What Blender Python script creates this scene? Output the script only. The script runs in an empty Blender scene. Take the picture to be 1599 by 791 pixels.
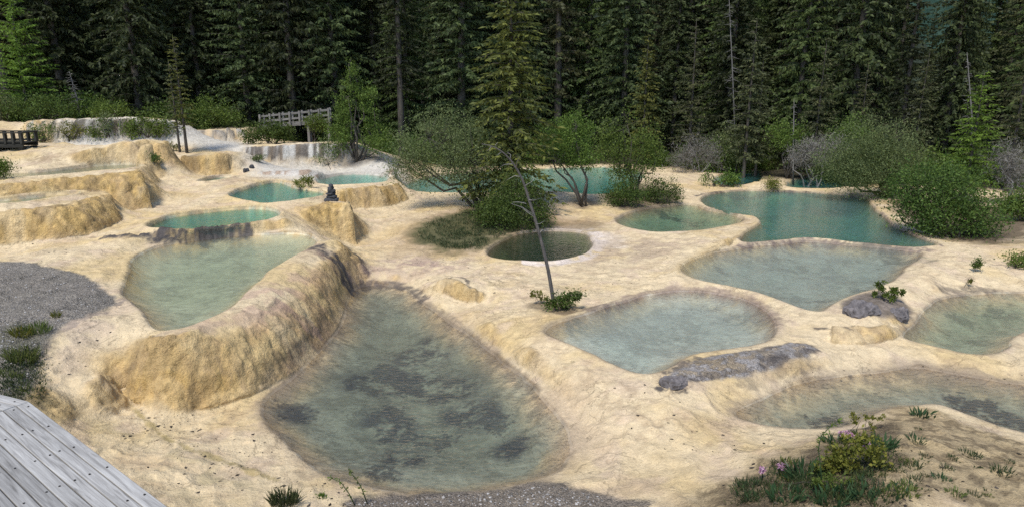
import bpy, bmesh, math, random
import numpy as np
from mathutils import Vector, Matrix

# ------------------------------------------------------------------ camera
FPX, W0, H0 = 1040.0, 1599.0, 791.0
PITCH = math.radians(13.3)
ZC = 5.2
scene = bpy.context.scene
col = scene.collection
cam_data = bpy.data.cameras.new('camera')
cam = bpy.data.objects.new('camera', cam_data)
col.objects.link(cam)
cam.location = (0, 0, ZC)
cam.rotation_euler = (math.pi / 2 - PITCH, 0, 0)
cam_data.sensor_width = 36.0
cam_data.lens = 36.0 * FPX / W0
cam_data.clip_start = 0.1
cam_data.clip_end = 6000
scene.camera = cam

# ------------------------------------------------------------------ light
SUN_EL, SUN_AZ = math.radians(58), math.radians(-152)   # azimuth from +Y towards +X (negative: left of view)
world = bpy.data.worlds.new('World')
scene.world = world
world.use_nodes = True
wn = world.node_tree.nodes
wl = world.node_tree.links
bg = wn['Background']
sky = wn.new('ShaderNodeTexSky')
sky.sky_type = 'NISHITA'
sky.sun_disc = False
sky.sun_elevation = SUN_EL
sky.sun_rotation = SUN_AZ
sky.altitude = 3100
sky.air_density = 1.0
sky.dust_density = 2.5
wl.new(sky.outputs[0], bg.inputs['Color'])
bg.inputs['Strength'].default_value = 0.15
sun_data = bpy.data.lights.new('sun', 'SUN')
sun_data.energy = 2.35
sun_data.angle = math.radians(11)
sun_data.color = (1.0, 0.95, 0.86)
sun = bpy.data.objects.new('sun', sun_data)
col.objects.link(sun)
sdir = Vector((math.sin(SUN_AZ) * math.cos(SUN_EL), math.cos(SUN_AZ) * math.cos(SUN_EL), math.sin(SUN_EL)))
sun.rotation_euler = sdir.to_track_quat('Z', 'Y').to_euler()
sun.location = (0, 0, 60)
scene.view_settings.view_transform = 'Standard'
scene.view_settings.look = 'None'
scene.view_settings.exposure = 0.80
scene.view_settings.gamma = 1.0
scene.render.engine = 'CYCLES'
scene.cycles.max_bounces = 6
scene.cycles.diffuse_bounces = 3
scene.cycles.glossy_bounces = 3
scene.cycles.transparent_max_bounces = 12
scene.cycles.use_denoising = False
scene.cycles.sample_clamp_indirect = 2.0

# ------------------------------------------------------------------ helpers
rng = np.random.default_rng(7)

def ray(x, y):
    a, b = (x - W0 / 2) / FPX, (H0 / 2 - y) / FPX
    return np.array([a, math.cos(PITCH) + b * math.sin(PITCH), -math.sin(PITCH) + b * math.cos(PITCH)])

def P(x, y, z):
    """point of the place seen at photograph pixel x, y at height z"""
    d = ray(x, y)
    t = (z - ZC) / d[2]
    return np.array([d[0] * t, d[1] * t, z])

def PD(x, y, dist):
    """point at forward distance dist"""
    d = ray(x, y)
    t = dist / d[1]
    return np.array([d[0] * t, d[1] * t, ZC + d[2] * t])

def hash2(ix, iy, seed):
    n = (ix.astype(np.int64) * 374761393 + iy.astype(np.int64) * 668265263 + seed * 982451653) & 0xffffffff
    n = ((n ^ (n >> 13)) * 1274126177) & 0xffffffff
    n = n ^ (n >> 16)
    return (n & 0xffff) / 65535.0

def vnoise(x, y, seed=0):
    ix, iy = np.floor(x), np.floor(y)
    fx, fy = x - ix, y - iy
    ux, uy = fx * fx * (3 - 2 * fx), fy * fy * (3 - 2 * fy)
    a = hash2(ix, iy, seed); b = hash2(ix + 1, iy, seed)
    c = hash2(ix, iy + 1, seed); d = hash2(ix + 1, iy + 1, seed)
    return (a + (b - a) * ux) * (1 - uy) + (c + (d - c) * ux) * uy

def fbm(x, y, scale, octv=4, seed=0, gain=0.5):
    s, amp, tot = 0.0, 1.0, 0.0
    for o in range(octv):
        s = s + amp * vnoise(x * scale + 17.3 * o, y * scale - 9.1 * o, seed + o)
        tot += amp
        amp *= gain
        scale *= 2.03
    return s / tot

def cells(x, y, scale, seed=0):
    """0 at cell edges, 1 at the middle: lumpy travertine"""
    x = x * scale; y = y * scale
    ix, iy = np.floor(x), np.floor(y)
    best = np.full(x.shape, 9.0)
    for dx in (-1, 0, 1):
        for dy in (-1, 0, 1):
            cx, cy = ix + dx, iy + dy
            px = cx + hash2(cx, cy, seed + 3); py = cy + hash2(cx, cy, seed + 8)
            best = np.minimum(best, (px - x) ** 2 + (py - y) ** 2)
    return 1 - np.clip(np.sqrt(best), 0, 1)

def sstep(a, b, x):
    t = np.clip((x - a) / (b - a), 0, 1)
    return t * t * (3 - 2 * t)

def chaikin(p, closed=True, n=2):
    p = np.asarray(p, float)
    for _ in range(n):
        if closed:
            q = np.roll(p, -1, 0)
            p = np.stack([p * .75 + q * .25, p * .25 + q * .75], 1).reshape(-1, p.shape[1])
        else:
            a, b = p[:-1], p[1:]
            m = np.stack([a * .75 + b * .25, a * .25 + b * .75], 1).reshape(-1, p.shape[1])
            p = np.vstack([p[:1], m, p[-1:]])
    return p

def segdist(X, Y, p, closed):
    q = np.roll(p, -1, 0) if closed else p[1:]
    pp = p if closed else p[:-1]
    best = np.full(X.shape, 1e9)
    for (ax, ay), (bx, by) in zip(pp[:, :2], q[:, :2]):
        vx, vy = bx - ax, by - ay
        L = vx * vx + vy * vy + 1e-12
        t = np.clip(((X - ax) * vx + (Y - ay) * vy) / L, 0, 1)
        best = np.minimum(best, (X - ax - t * vx) ** 2 + (Y - ay - t * vy) ** 2)
    return np.sqrt(best)

def inside(X, Y, p):
    r = np.zeros(X.shape, bool)
    q = np.roll(p, -1, 0)
    for (ax, ay), (bx, by) in zip(p[:, :2], q[:, :2]):
        c = (ay > Y) != (by > Y)
        if ay != by:
            r ^= c & (X < (bx - ax) * (Y - ay) / (by - ay) + ax)
    return r

def sdf(X, Y, p, margin=2.5):
    out = np.full(X.shape, 50.0)
    m = ((X > p[:, 0].min() - margin) & (X < p[:, 0].max() + margin) &
         (Y > p[:, 1].min() - margin) & (Y < p[:, 1].max() + margin))
    d = segdist(X[m], Y[m], p, True)
    ins = inside(X[m], Y[m], p)
    out[m] = np.where(ins, -d, d)
    return out

def pdist(X, Y, p, margin=3.0):
    out = np.full(X.shape, 50.0)
    m = ((X > p[:, 0].min() - margin) & (X < p[:, 0].max() + margin) &
         (Y > p[:, 1].min() - margin) & (Y < p[:, 1].max() + margin))
    out[m] = segdist(X[m], Y[m], p, False)
    return out

# ------------------------------------------------------------------ pools
# name: water height, rim, depth, bank scale, photograph outline, label
POOLS = {
 'A': (0.00, .025, .45, .75, [(548,449),(600,443),(638,452),(668,478),(702,503),(745,530),(795,568),(840,610),(876,648),(902,688),(898,722),(860,746),(800,760),(730,769),(650,776),(580,771),(520,755),(478,733),(440,702),(415,665),(415,632),(436,605),(474,578),(502,550),(530,512),(545,480)]),
 'B': (1.12, .03, .42, .35, [(192,440),(202,412),(226,388),(300,375),(400,366),(470,363),(496,372),(486,386),(450,407),(420,432),(390,457),(350,485),(310,508),(264,520),(238,508),(212,480),(196,460)]),
 'C': (1.43, .06, .9, .5, [(222,360),(238,347),(272,338),(330,331),(400,326),(433,330),(440,338),(420,346),(360,353),(300,358),(250,362)]),
 'D': (1.56, .06, 1.1, .5, [(356,310),(375,300),(398,290),(430,284),(456,293),(490,299),(508,304),(503,311),(470,317),(420,321),(380,318)]),
 'E': (1.44, .05, .8, .8, [(492,287),(500,280),(540,271),(600,274),(614,282),(598,288),(550,292),(515,293)]),
 'F': (0.90, .03, 1.2, .6, [(622,300),(636,286),(680,275),(760,268),(860,263),(930,261),(1000,264),(1010,280),(965,303),(925,306),(880,301),(830,302),(740,303),(680,303)]),
 'G': (0.38, .03, .75, .4, [(758,398),(782,376),(810,364),(860,360),(905,362),(928,373),(926,390),(900,404),(860,412),(820,410),(775,408)]),
 'H': (0.55, .03, .5, .45, [(955,347),(980,332),(1040,322),(1078,318),(1108,330),(1148,336),(1166,343),(1150,352),(1110,360),(1050,365),(990,362)]),
 'I': (0.62, .03, .9, .4, [(1085,312),(1110,302),(1160,297),(1230,300),(1300,303),(1350,309),(1370,330),(1390,350),(1430,371),(1472,383),(1450,388),(1400,386),(1330,378),(1270,372),(1200,378),(1160,383),(1152,372),(1185,350),(1187,340),(1160,336),(1120,329),(1100,322)]),
 'J': (0.56, .025, .42, .4, [(1060,425),(1075,405),(1110,396),(1160,388),(1200,383),(1270,377),(1330,383),(1400,390),(1448,394),(1430,412),(1400,440),(1370,452),(1330,462),(1300,485),(1280,492),(1240,480),(1190,460),(1130,446),(1080,437)]),
 'K': (0.46, .025, .38, .38, [(847,518),(880,502),(930,487),(980,468),(1030,456),(1080,453),(1130,460),(1180,475),(1212,500),(1218,524),(1195,541),(1130,546),(1080,558),(1045,578),(1012,587),(980,579),(940,560),(890,535)]),
 'L': (0.35, .025, .42, .4, [(1397,530),(1420,507),(1440,482),(1480,464),(1530,457),(1650,458),(1740,480),(1740,560),(1640,512),(1590,528),(1562,548),(1520,556),(1460,544)]),
 'M': (0.20, .02, .36, .45, [(1138,648),(1172,627),(1230,607),(1300,592),(1370,577),(1430,574),(1500,585),(1560,595),(1620,600),(1780,620),(1780,725),(1620,685),(1560,670),(1490,642),(1440,626),(1380,646),(1330,662),(1270,672),(1200,668)]),
 'N': (2.42, .06, .6, .4, [(-90,287),(-90,270),(20,270),(60,270),(150,260),(205,257),(228,261),(208,267),(130,274),(50,281)]),
 'O': (2.05, .06, .5, .5, [(-60,326),(-60,314),(0,316),(40,310),(100,304),(134,304),(125,309),(80,315),(30,322)]),
 'Q': (1.75, .06, .6, .4, [(306,285),(330,278),(360,277),(365,280),(340,285),(312,287)]),
 'T': (0.70, .05, .9, .6, [(1222,291),(1240,280),(1280,274),(1310,279),(1335,288),(1312,296),(1250,296)]),
 'U': (0.70, .05, .9, .6, [(1100,288),(1130,271),(1180,266),(1196,272),(1186,288),(1140,292)]),
}
pool_w = {k: chaikin(np.array([P(x, y, v[0])[:2] for x, y in v[4]]), True, 2) for k, v in POOLS.items()}

# ------------------------------------------------------------------ ground control points
CP = []
def cp(*pts):
    for x, y, z in pts:
        CP.append(P(x, y, z))
def cpw(*pts):
    for p in pts:
        CP.append(np.array(p, float))
def line(pts, n):
    """points along a polyline of (x, y, z) pixels"""
    pts = np.array(pts, float)
    L = np.r_[0, np.cumsum(np.hypot(*(pts[1:, :2] - pts[:-1, :2]).T))]
    for t in np.linspace(0, L[-1], n):
        cp([np.interp(t, L, pts[:, k]) for k in range(3)])

for k, v in POOLS.items():
    w = pool_w[k]
    c = w.mean(0)
    step = max(1, len(w) // 26)
    for p in w[::step]:
        CP.append(np.array([p[0], p[1], v[0] + v[1]]))
    CP.append(np.array([c[0], c[1], v[0]]))
STRIPS = []
def wallf(top, bot, n, face=(.06, .62), setback=None):
    """a steep wall between a rim polyline and a foot polyline"""
    T, B = [], []
    for src, dst in ((top, T), (bot, B)):
        q = np.array([P(*p) for p in src])
        L = np.r_[0, np.cumsum(np.linalg.norm(q[1:] - q[:-1], axis=1))]
        for t in np.linspace(0, L[-1], n): dst.append([np.interp(t, L, q[:, k]) for k in range(3)])
    T, B = np.array(T), np.array(B)
    if setback is not None:      # the rim stands this far behind the foot; its height follows from the sight line
        q = np.array(top, float); L = np.r_[0, np.cumsum(np.hypot(*(q[1:, :2] - q[:-1, :2]).T))]
        T = np.array([PD(np.interp(t, L, q[:, 0]), np.interp(t, L, q[:, 1]), b[1] + setback) for t, b in zip(np.linspace(0, L[-1], n), B)])
        for t in T:
            CP.append(t + np.array([0, .7, .0])); CP.append(t + np.array([0, 1.5, .0]))
    for t, b in zip(T, B):
        CP.append(t); CP.append(b)
    STRIPS.append((T, B, face))
    return len(STRIPS) - 1
# bulging wall under the big green pool
wallf([(232,534,1.14),(262,537,1.15),(320,517,1.16),(380,481,1.17),(430,443,1.18),(470,410,1.19),(500,389,1.2),(526,376,1.22)],
      [(196,612,.3),(225,628,.16),(300,630,.12),(380,617,.1),(440,594,.08),(492,562,.05),(533,507,.05),(548,462,.1),(577,432,.28)], 24, (.0, 1.0))
line([(580,420,.3),(562,385,.36),(556,374,.4)], 4)
# left beach between gravel and bulge
cp((130,470,1.28),(170,500,1.22),(200,540,1.12),(120,540,1.05),(90,600,.75),(150,590,.75),(110,650,.5),(180,640,.25),(230,650,.15),(300,690,.15),(200,720,.25),(120,720,.45),(300,780,.25),(400,740,.1),(380,680,.07),(440,780,.16))
cp((50,415,1.28),(0,415,1.3),(60,470,1.34),(20,520,1.3),(120,460,1.34),(-80,480,1.35),(-80,600,1.2),(40,600,1.05),(100,412,1.25),(160,430,1.24),(-150,420,1.35))
# beach below the left walls
cp((60,395,1.3),(150,385,1.3),(150,400,1.26),(200,375,1.36),(120,395,1.3),(260,310,1.55),(300,315,1.56),(340,305,1.62),(230,345,1.5),(200,360,1.42),(210,340,1.42))
# lower left terrace wall
wallf([(-80,331,2.09),(0,329,2.09),(60,323,2.1),(120,312,2.1),(150,304,2.1),(160,300,2.1)],
      [(-80,385,1.3),(0,378,1.3),(100,372,1.3),(150,362,1.32),(186,346,1.38)], 16, (.0, .8))
# upper left terrace wall
wallf([(-80,291,2.44),(0,288,2.45),(60,282,2.47),(120,277,2.5),(180,269,2.56),(212,264,2.62)],
      [(-80,311,2.13),(0,308,2.13),(60,304,2.12),(120,299,2.12),(172,302,1.98),(190,330,1.42),(235,326,1.42)], 18, (.0, .8))
line([(242,318,1.45),(240,290,1.65),(234,272,1.95)], 4)
# mounds right of it
cp((250,285,1.85),(290,275,1.95),(240,268,2.1),(300,264,2.05),(380,274,1.85),(390,285,1.72),(370,295,1.7),(300,298,1.62),(270,300,1.6),(330,292,1.7),(390,264,1.95))
# brown terrace walls behind
wallf([(284,246,2.55),(310,243,2.6),(357,241,2.6)],[(284,264,2.0),(300,269,1.92),(330,269,1.9),(359,265,1.95)], 8, (.0, .7), .3)
cp((285,256,2.2))
wallf([(146,231,3.2),(180,225,3.32),(215,222,3.32),(233,226,3.25)],[(150,249,2.72),(190,250,2.7),(236,247,2.7)], 8, (.0, .75), .3)
cp((120,228,3.15),(60,240,2.95),(20,246,2.85),(100,250,2.72),(-60,250,2.9),(60,258,2.64),(120,238,3.0),(20,232,3.05),(40,224,3.1),(100,222,3.1),(250,238,2.75),(260,252,2.5))
# back wall
W_BACK1 = wallf([(44,190,3.98),(120,188,4.05),(200,186,4.08),(262,191,3.93)],[(44,217,3.12),(120,217,3.12),(200,216,3.14),(262,218,3.08)], 14, (.05, .7), .4)
W_BACK2 = wallf([(292,206,3.3),(340,203,3.37),(385,200,3.45)],[(292,221,2.8),(340,220,2.8),(385,216,2.85)], 8, (.05, .7), .4)
cp((0,207,3.35),(-60,207,3.35),(20,198,3.7),(0,188,4.0),(-80,188,4.1))
cpw((-17.5,41,2.6),(-13,41.5,2.3),(-17,44.5,2.7),(-12.5,45,2.4),(-15,47,2.8),(-11,43,2.2))
# white waterfall terrace
W_FALL = wallf([(385,229,2.7),(450,227,2.77),(520,224,2.84),(548,226,2.8)],[(385,253,1.98),(450,253,1.95),(520,251,1.95),(554,251,1.95)], 12, (.05, .7), .4)
cp((600,255,1.85),(575,253,1.9))
W_APRON = wallf([(400,268,1.88),(470,266,1.86),(540,262,1.84),(615,262,1.84)],[(400,274,1.72),(470,276,1.68),(540,271,1.68),(615,271,1.68)], 8, (.05, .7))
cp((400,240,2.4),(610,240,1.95),(660,250,1.6),(700,262,1.2))
# wall under pool D
wallf([(458,322,1.60),(490,318,1.62),(520,313,1.65),(545,315,1.64)],[(462,331,1.48),(480,345,1.22),(510,360,.82),(535,374,.48),(556,380,.33)], 12, (.0, .8))
line([(566,345,.62),(562,376,.34),(568,330,.72)], 3)
cp((440,340,1.55),(450,352,1.42),(480,358,1.34),(440,330,1.6))
# wall under pool E
wallf([(524,297,1.52),(570,293,1.52),(614,288,1.52)],[(530,326,.82),(560,326,.74),(600,322,.76),(636,312,.84)], 9, (.0, .75), .4)
# beige floor in the middle
cp((600,345,.65),(650,330,.75),(700,318,.85),(620,375,.5),(650,400,.42),(590,400,.38),(700,415,.38),(620,425,.3),(760,430,.36),(680,440,.3),(720,375,.5),(660,350,.65),(760,345,.62),(840,345,.6),(900,335,.66),(960,315,.8),(880,315,.82),(820,320,.8))
cp((940,380,.46),(960,395,.45),(985,385,.5),(1040,385,.55),(1000,420,.48),(900,430,.42),(950,440,.45),(860,440,.4),(800,470,.36),(900,470,.44),(1020,435,.5),(1050,445,.53))
wallf([(1186,346,.78),(1160,362,.76),(1110,385,.74),(1070,405,.72),(1048,425,.66)],[(1192,352,.62),(1164,372,.56),(1122,394,.54),(1085,412,.54),(1062,428,.54)], 9, (.0, .8))
# small knob
wallf([(690,436,.46),(715,434,.5),(730,440,.5),(740,452,.46)],[(680,450,.28),(705,466,.2),(725,470,.18),(748,472,.16)], 6, (.0, .8))
# ridge between front pool and K
line([(660,450,.2),(730,500,.2),(800,545,.22),(870,590,.25),(930,630,.26),(990,670,.26),(1050,700,.26),(1100,730,.3)], 16)
cp((770,500,.38),(830,540,.42),(900,575,.43),(960,600,.44),(1030,610,.43),(1060,650,.36),(1000,720,.22),(940,740,.16),(960,690,.17),(920,660,.1),(1120,680,.3),(1100,620,.4),(1050,600,.48),(800,500,.4))
# crust island right of K
line([(1060,578,.53),(1110,563,.55),(1180,557,.56),(1240,549,.56)], 6)
cp((1080,592,.46),(1160,588,.42),(1240,575,.42),(1280,550,.48),(1100,608,.42),(1240,520,.52),(1260,500,.56),(1150,640,.27),(1180,610,.32),(1130,665,.26))
# right middle
cp((1300,500,.6),(1340,520,.52),(1390,515,.45),(1320,540,.42),(1380,545,.4),(1440,562,.36),(1520,572,.36),(1580,560,.36),(1600,545,.42),(1640,560,.5),(1280,575,.33),(1300,470,.62))
cp((1340,478,.74),(1370,468,.82),(1400,475,.76),(1415,495,.5),(1370,500,.62))
wallf([(1300,505,.6),(1350,508,.62),(1385,505,.6),(1408,498,.58)],[(1300,535,.42),(1345,540,.4),(1390,535,.38),(1420,515,.38)], 6, (.0,.8))
line([(1415,450,.62),(1450,425,.66),(1480,395,.7),(1500,400,.75),(1520,425,.6)], 6)
cp((1460,445,.6),(1540,440,.5),(1580,430,.55),(1560,400,.6),(1620,420,.6),(1500,440,.52),(1600,380,.7),(1580,350,.9),(1540,380,.68),(1480,378,.55),(1430,360,.5),(1450,340,.6),(1400,335,.6),(1500,345,.75),(1660,400,.75),(1700,440,.6))
# rim on the far side of I
cp((1380,325,.72),(1410,350,.7),(1330,300,.8),(1400,300,.9),(1200,290,.85),(1180,283,1.0),(1190,296,.72))
# front right mound
line([(1200,690,.35),(1280,685,.45),(1380,660,.42),(1440,640,.34),(1500,660,.34),(1580,690,.34),(1700,720,.35)], 9)
cp((1150,720,.42),(1250,740,.74),(1350,700,.82),(1450,690,.78),(1400,760,1.1),(1550,760,.9),(1500,720,.8),(1200,780,.78),(1650,780,.95),(1080,760,.36))
# bottom strip
cp((560,790,.1),(700,790,.1),(840,778,.14),(950,775,.25),(480,765,.12),(1000,770,.28))
# behind the frame's lower edge and around
cpw((0,4,.5),(0,6,.3),(-4,3,.9),(-7,7,1.1),(4,4,1.0),(7,6,.9),(0,0,.9),(0,-8,1.2),(-10,-6,1.5),(10,-6,1.3),(-16,8,1.6),(-22,14,2.0),(16,8,.9),(22,14,.9),(-30,24,3.0),(30,24,1.2),(28,34,1.6),(36,40,2.0))
# forest floor
cpw((-45,40,4.2),(-36,46,4.1),(-26,47,4.05),(-16,47,3.4),(-26,38,4.0),(-20,38,4.0),(-17,40,3.5),(-8,47,2.6),(-5,42,2.1),(0,44,1.6),(6,47,1.2),(14,45,1.2),(22,42,1.4),(12,38,1.1),(18,36,1.1),(26,36,1.4),
    (-60,60,6.5),(-40,66,6.4),(-20,66,5.0),(0,66,3.2),(20,66,2.4),(40,60,2.6),(60,50,3.0),(-60,100,11),(-20,105,8.5),(20,105,5.5),(60,95,5.0),(100,60,5),(-100,60,11),(-60,20,4.5),(60,15,1.8),(-50,-30,3),(50,-30,2.5),(0,-60,3),(-110,-40,6),(110,-40,5))
cp((700,245,1.5),(560,240,1.9),(1050,280,.95),(1000,300,.85),(1050,310,.7))

CPA = np.array(CP)
def clean(P_):
    """drop control points that contradict a near neighbour (walls have a finite slope)"""
    keep = []
    for i, p in enumerate(P_):
        ok = True
        if keep:
            q = P_[keep]
            dd = np.hypot(q[:, 0] - p[0], q[:, 1] - p[1])
            if np.any((np.abs(q[:, 2] - p[2]) > 5.0 * dd + .04) & (dd < 1.0)) or np.any(dd < .05): ok = False
        if ok: keep.append(i)
    return P_[keep]
CPA = clean(CPA)
def rbf_fit(pts, z, lam=0.01):
    d = np.hypot(pts[:, None, 0] - pts[None, :, 0], pts[:, None, 1] - pts[None, :, 1])
    n = len(pts)
    A = np.zeros((n + 3, n + 3))
    A[:n, :n] = -d - lam * np.eye(n)
    A[:n, n] = 1; A[:n, n + 1:] = pts; A[n, :n] = 1; A[n + 1:, :n] = pts.T
    return np.linalg.lstsq(A, np.r_[z, 0, 0, 0], rcond=None)[0]
RW = rbf_fit(CPA[:, :2], CPA[:, 2])
def rbf_eval(X, Y):
    out = np.empty(X.shape, np.float64)
    n = len(CPA)
    px, py = CPA[:, 0].astype(np.float32), CPA[:, 1].astype(np.float32)
    w = RW[:n].astype(np.float32)
    for i in range(0, len(X), 20000):
        x, y = X[i:i + 20000].astype(np.float32), Y[i:i + 20000].astype(np.float32)
        d = np.sqrt((x[:, None] - px) ** 2 + (y[:, None] - py) ** 2)
        out[i:i + 20000] = -(d @ w) + RW[n] + RW[n + 1] * x + RW[n + 2] * y
    return out

# ------------------------------------------------------------------ ground grid (fine where the pools are, coarse around)
AZ = np.concatenate([np.radians(np.linspace(-180, -48, 36)[:-1]), np.radians(np.linspace(-46, 46, 660)), np.radians(np.linspace(48, 180, 36)[1:-1])])
RR = np.concatenate([np.linspace(.4, 3.0, 8)[:-1], np.geomspace(3.0, 9, 120)[:-1], np.geomspace(9, 40, 720)[:-1], np.geomspace(40, 62, 60)[:-1], np.geomspace(62, 2600, 50)])
NA, NR = len(AZ), len(RR)
gr, ga = np.meshgrid(RR, AZ, indexing='ij')
GX = (gr * np.sin(ga)).ravel(); GY = (gr * np.cos(ga)).ravel()
R_ = gr.ravel(); A_ = ga.ravel()
rc = np.minimum(R_, 110.0)
BX, BY = rc * np.sin(A_), rc * np.cos(A_)
# wander the lines a little so nothing is ruled
wx = (fbm(GX, GY, .55, 3, 11) - .5) * .35
wy = (fbm(GX, GY, .55, 3, 23) - .5) * .35
# evaluate the smooth base on a thinner grid of rows, then interpolate
def coarse_eval():
    ri = np.unique(np.r_[np.arange(0, NR, 2), NR - 1]); ai = np.unique(np.r_[np.arange(0, NA, 2), NA - 1])
    xs, ys = BX.reshape(NR, NA)[np.ix_(ri, ai)], BY.reshape(NR, NA)[np.ix_(ri, ai)]
    h = rbf_eval(xs.ravel(), ys.ravel()).reshape(xs.shape)
    h = np.stack([np.interp(np.arange(NA), ai, row) for row in h])
    return np.stack([np.interp(np.arange(NR), ri, c) for c in h.T], 1).ravel()
H = coarse_eval()
gapdir = np.degrees(A_)
hillf = 1 - .8 * np.exp(-((gapdir - 32.5) / 5.5) ** 2)
H += np.where(R_ > 80, np.minimum((R_ - 80) * .32, 60) * hillf, 0) * (np.abs(gapdir) < 100)

WX, WY = GX + wx, GY + wy
FACE = np.zeros(len(H)); FID = np.full(len(H), -1)
def cut_wall(T, B, face, sid):
    T, B = chaikin(T, False, 1), chaikin(B, False, 1)
    poly = np.vstack([T, B[::-1]])[:, :2]
    lo, hi = poly.min(0) - .2, poly.max(0) + .2
    X, Y = GX + wx * .35, GY + wy * .35
    m = np.where((X > lo[0]) & (X < hi[0]) & (Y > lo[1]) & (Y < hi[1]))[0]
    ins = inside(X[m], Y[m], poly); m = m[ins]
    if not len(m): return
    def near_z(L):
        S = np.vstack([L[:-1] + (L[1:] - L[:-1]) * t for t in np.linspace(0, 1, 7)[:-1]])
        d = np.hypot(X[m][:, None] - S[:, 0], Y[m][:, None] - S[:, 1]); i = d.argmin(1)
        return d.min(1), S[i, 2]
    dT, zT = near_z(T); dB, zB = near_z(B)
    t = dB / (dB + dT + 1e-6)
    u = np.clip((t - face[0]) / (face[1] - face[0]), 0, 1)
    prof = 1 - (1 - u) ** 1.75 if face[1] > .95 else 1 - (1 - u) ** 2.4
    H[m] = zB + (zT - zB) * prof
    FID[m] = sid
    FACE[m] = np.maximum(FACE[m], np.clip((zT - zB) / .35, 0, 1) * sstep(0, .06, u) * (sstep(1.0, .75, u) if face[1] < .95 else sstep(.75, .2, u)))
for i, st in enumerate(STRIPS): cut_wall(*st, i)
# ease the creases of the big bulge
bm_ = (FID == 0).reshape(NR, NA)
for _ in range(3): bm_[1:-1, 1:-1] |= bm_[:-2, 1:-1] | bm_[2:, 1:-1] | bm_[1:-1, :-2] | bm_[1:-1, 2:]
inB_ = (sdf(WX, WY, pool_w['B']) < .12).reshape(NR, NA) | (sdf(WX, WY, pool_w['A']) < .05).reshape(NR, NA)
bm_ &= ~inB_
h_ = H.reshape(NR, NA)
ri_, ci_ = np.where(bm_); lo_r, hi_r, lo_c, hi_c = ri_.min() - 2, ri_.max() + 3, ci_.min() - 2, ci_.max() + 3
sub = h_[lo_r:hi_r, lo_c:hi_c].copy(); ms = bm_[lo_r:hi_r, lo_c:hi_c]
for _ in range(60):
    av = sub.copy(); av[1:-1, 1:-1] = (sub[:-2, 1:-1] + sub[2:, 1:-1] + sub[1:-1, :-2] + sub[1:-1, 2:]) / 4
    sub[ms] = av[ms]
h_[lo_r:hi_r, lo_c:hi_c] = sub
H = h_.ravel()
SD = {}
near = R_ < 62
LIP = np.zeros(len(H))
LIPH = {'C': .07, 'D': .07, 'E': .06, 'N': .07, 'O': .07, 'Q': .07, 'G': .06, 'I': .05, 'H': .05, 'B': .03, 'F': .05, 'J': .03, 'K': .03}
num = H.copy() * (1 / .35); den = np.full(H.shape, 1 / .35)
for k, (zw, rim, dep, sc, _) in POOLS.items():
    s = np.full(H.shape, 50.0)
    s[near] = sdf(WX[near], WY[near], pool_w[k])
    SD[k] = s
    w = np.clip(1 - s / .55, 0, 1) ** 2 / (np.maximum(s, 0) + .03)
    w[s < 0] = 0
    num += w * (zw + rim); den += w
    LIP = np.maximum(LIP, np.exp(-((s - .09) / .085) ** 2) * LIPH.get(k, .02))
base_h = H.copy()
H = num / den
# slope of the base, for lumps on the walls
HG = H.reshape(NR, NA)
dr = np.gradient(HG, axis=0) / np.gradient(RR)[:, None]
da = np.gradient(HG, axis=1) / (np.gradient(AZ)[None, :] * RR[:, None])
SL = np.hypot(dr, da).ravel()
for _ in range(3):
    s2 = SL.reshape(NR, NA)
    s2[1:-1, 1:-1] = (s2[1:-1, 1:-1] * 2 + s2[:-2, 1:-1] + s2[2:, 1:-1] + s2[1:-1, :-2] + s2[1:-1, 2:]) / 6
    SL = s2.ravel()
anyin = np.zeros(H.shape, bool)
DEP = np.zeros(H.shape)
mn = np.full(H.shape, 50.0)
for k in POOLS:
    mn = np.minimum(mn, SD[k])
offshore = sstep(.05, .5, mn)
wall = np.maximum(sstep(.5, 1.0, SL) * .8, FACE) * near
lump = (cells(WX, WY, 3.2, 5) * .6 + cells(WX + 3, WY, 6.5, 9) * .4) - .45
H += near * offshore * (wall * lump * .05 + (fbm(WX, WY, .8, 4, 41) - .5) * .10 + (fbm(WX, WY, 4, 3, 51) - .5) * .035)
H += LIP * (.55 + .9 * fbm(GX, GY, 1.1, 3, 59))
rid = 1 - 2 * np.abs(fbm(WX, WY, 1.7, 4, 63) - .5)
H += near * offshore * (rid ** 6 - .3) * .05
H += near * (fbm(WX, WY, 7, 3, 57) - .5) * .03 * (.35 + .65 * offshore)
edge = chaikin(np.array([(-80,30),(-40,33),(-27,35.6),(-20,35.9),(-16.5,38.8),(-13,39.4),(-9,39.5),(-7,38.3),(-4,38.5),(0,41),(6,43),(12,40),(14,36),(20,34),(22,30),(26,27),(34,24),(60,20)], float), False, 2)
far = .6 * sstep(4, 14, GY - np.interp(GX, edge[:, 0], edge[:, 1])) * (GY > 0)
H += far * (fbm(GX, GY, .25, 4, 61) - .5) * 1.0
for k, (zw, rim, dep, sc, _) in POOLS.items():
    s = SD[k]; m = s < 0
    d = -s[m]
    n = fbm(GX[m], GY[m], .9, 4, 71)
    f = zw + rim - (rim + dep * (.6 + .8 * n)) * (1 - np.exp(-d / sc)) + (fbm(GX[m], GY[m], 5, 2, 75) - .5) * .03
    H[m] = f
    anyin |= m

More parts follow.
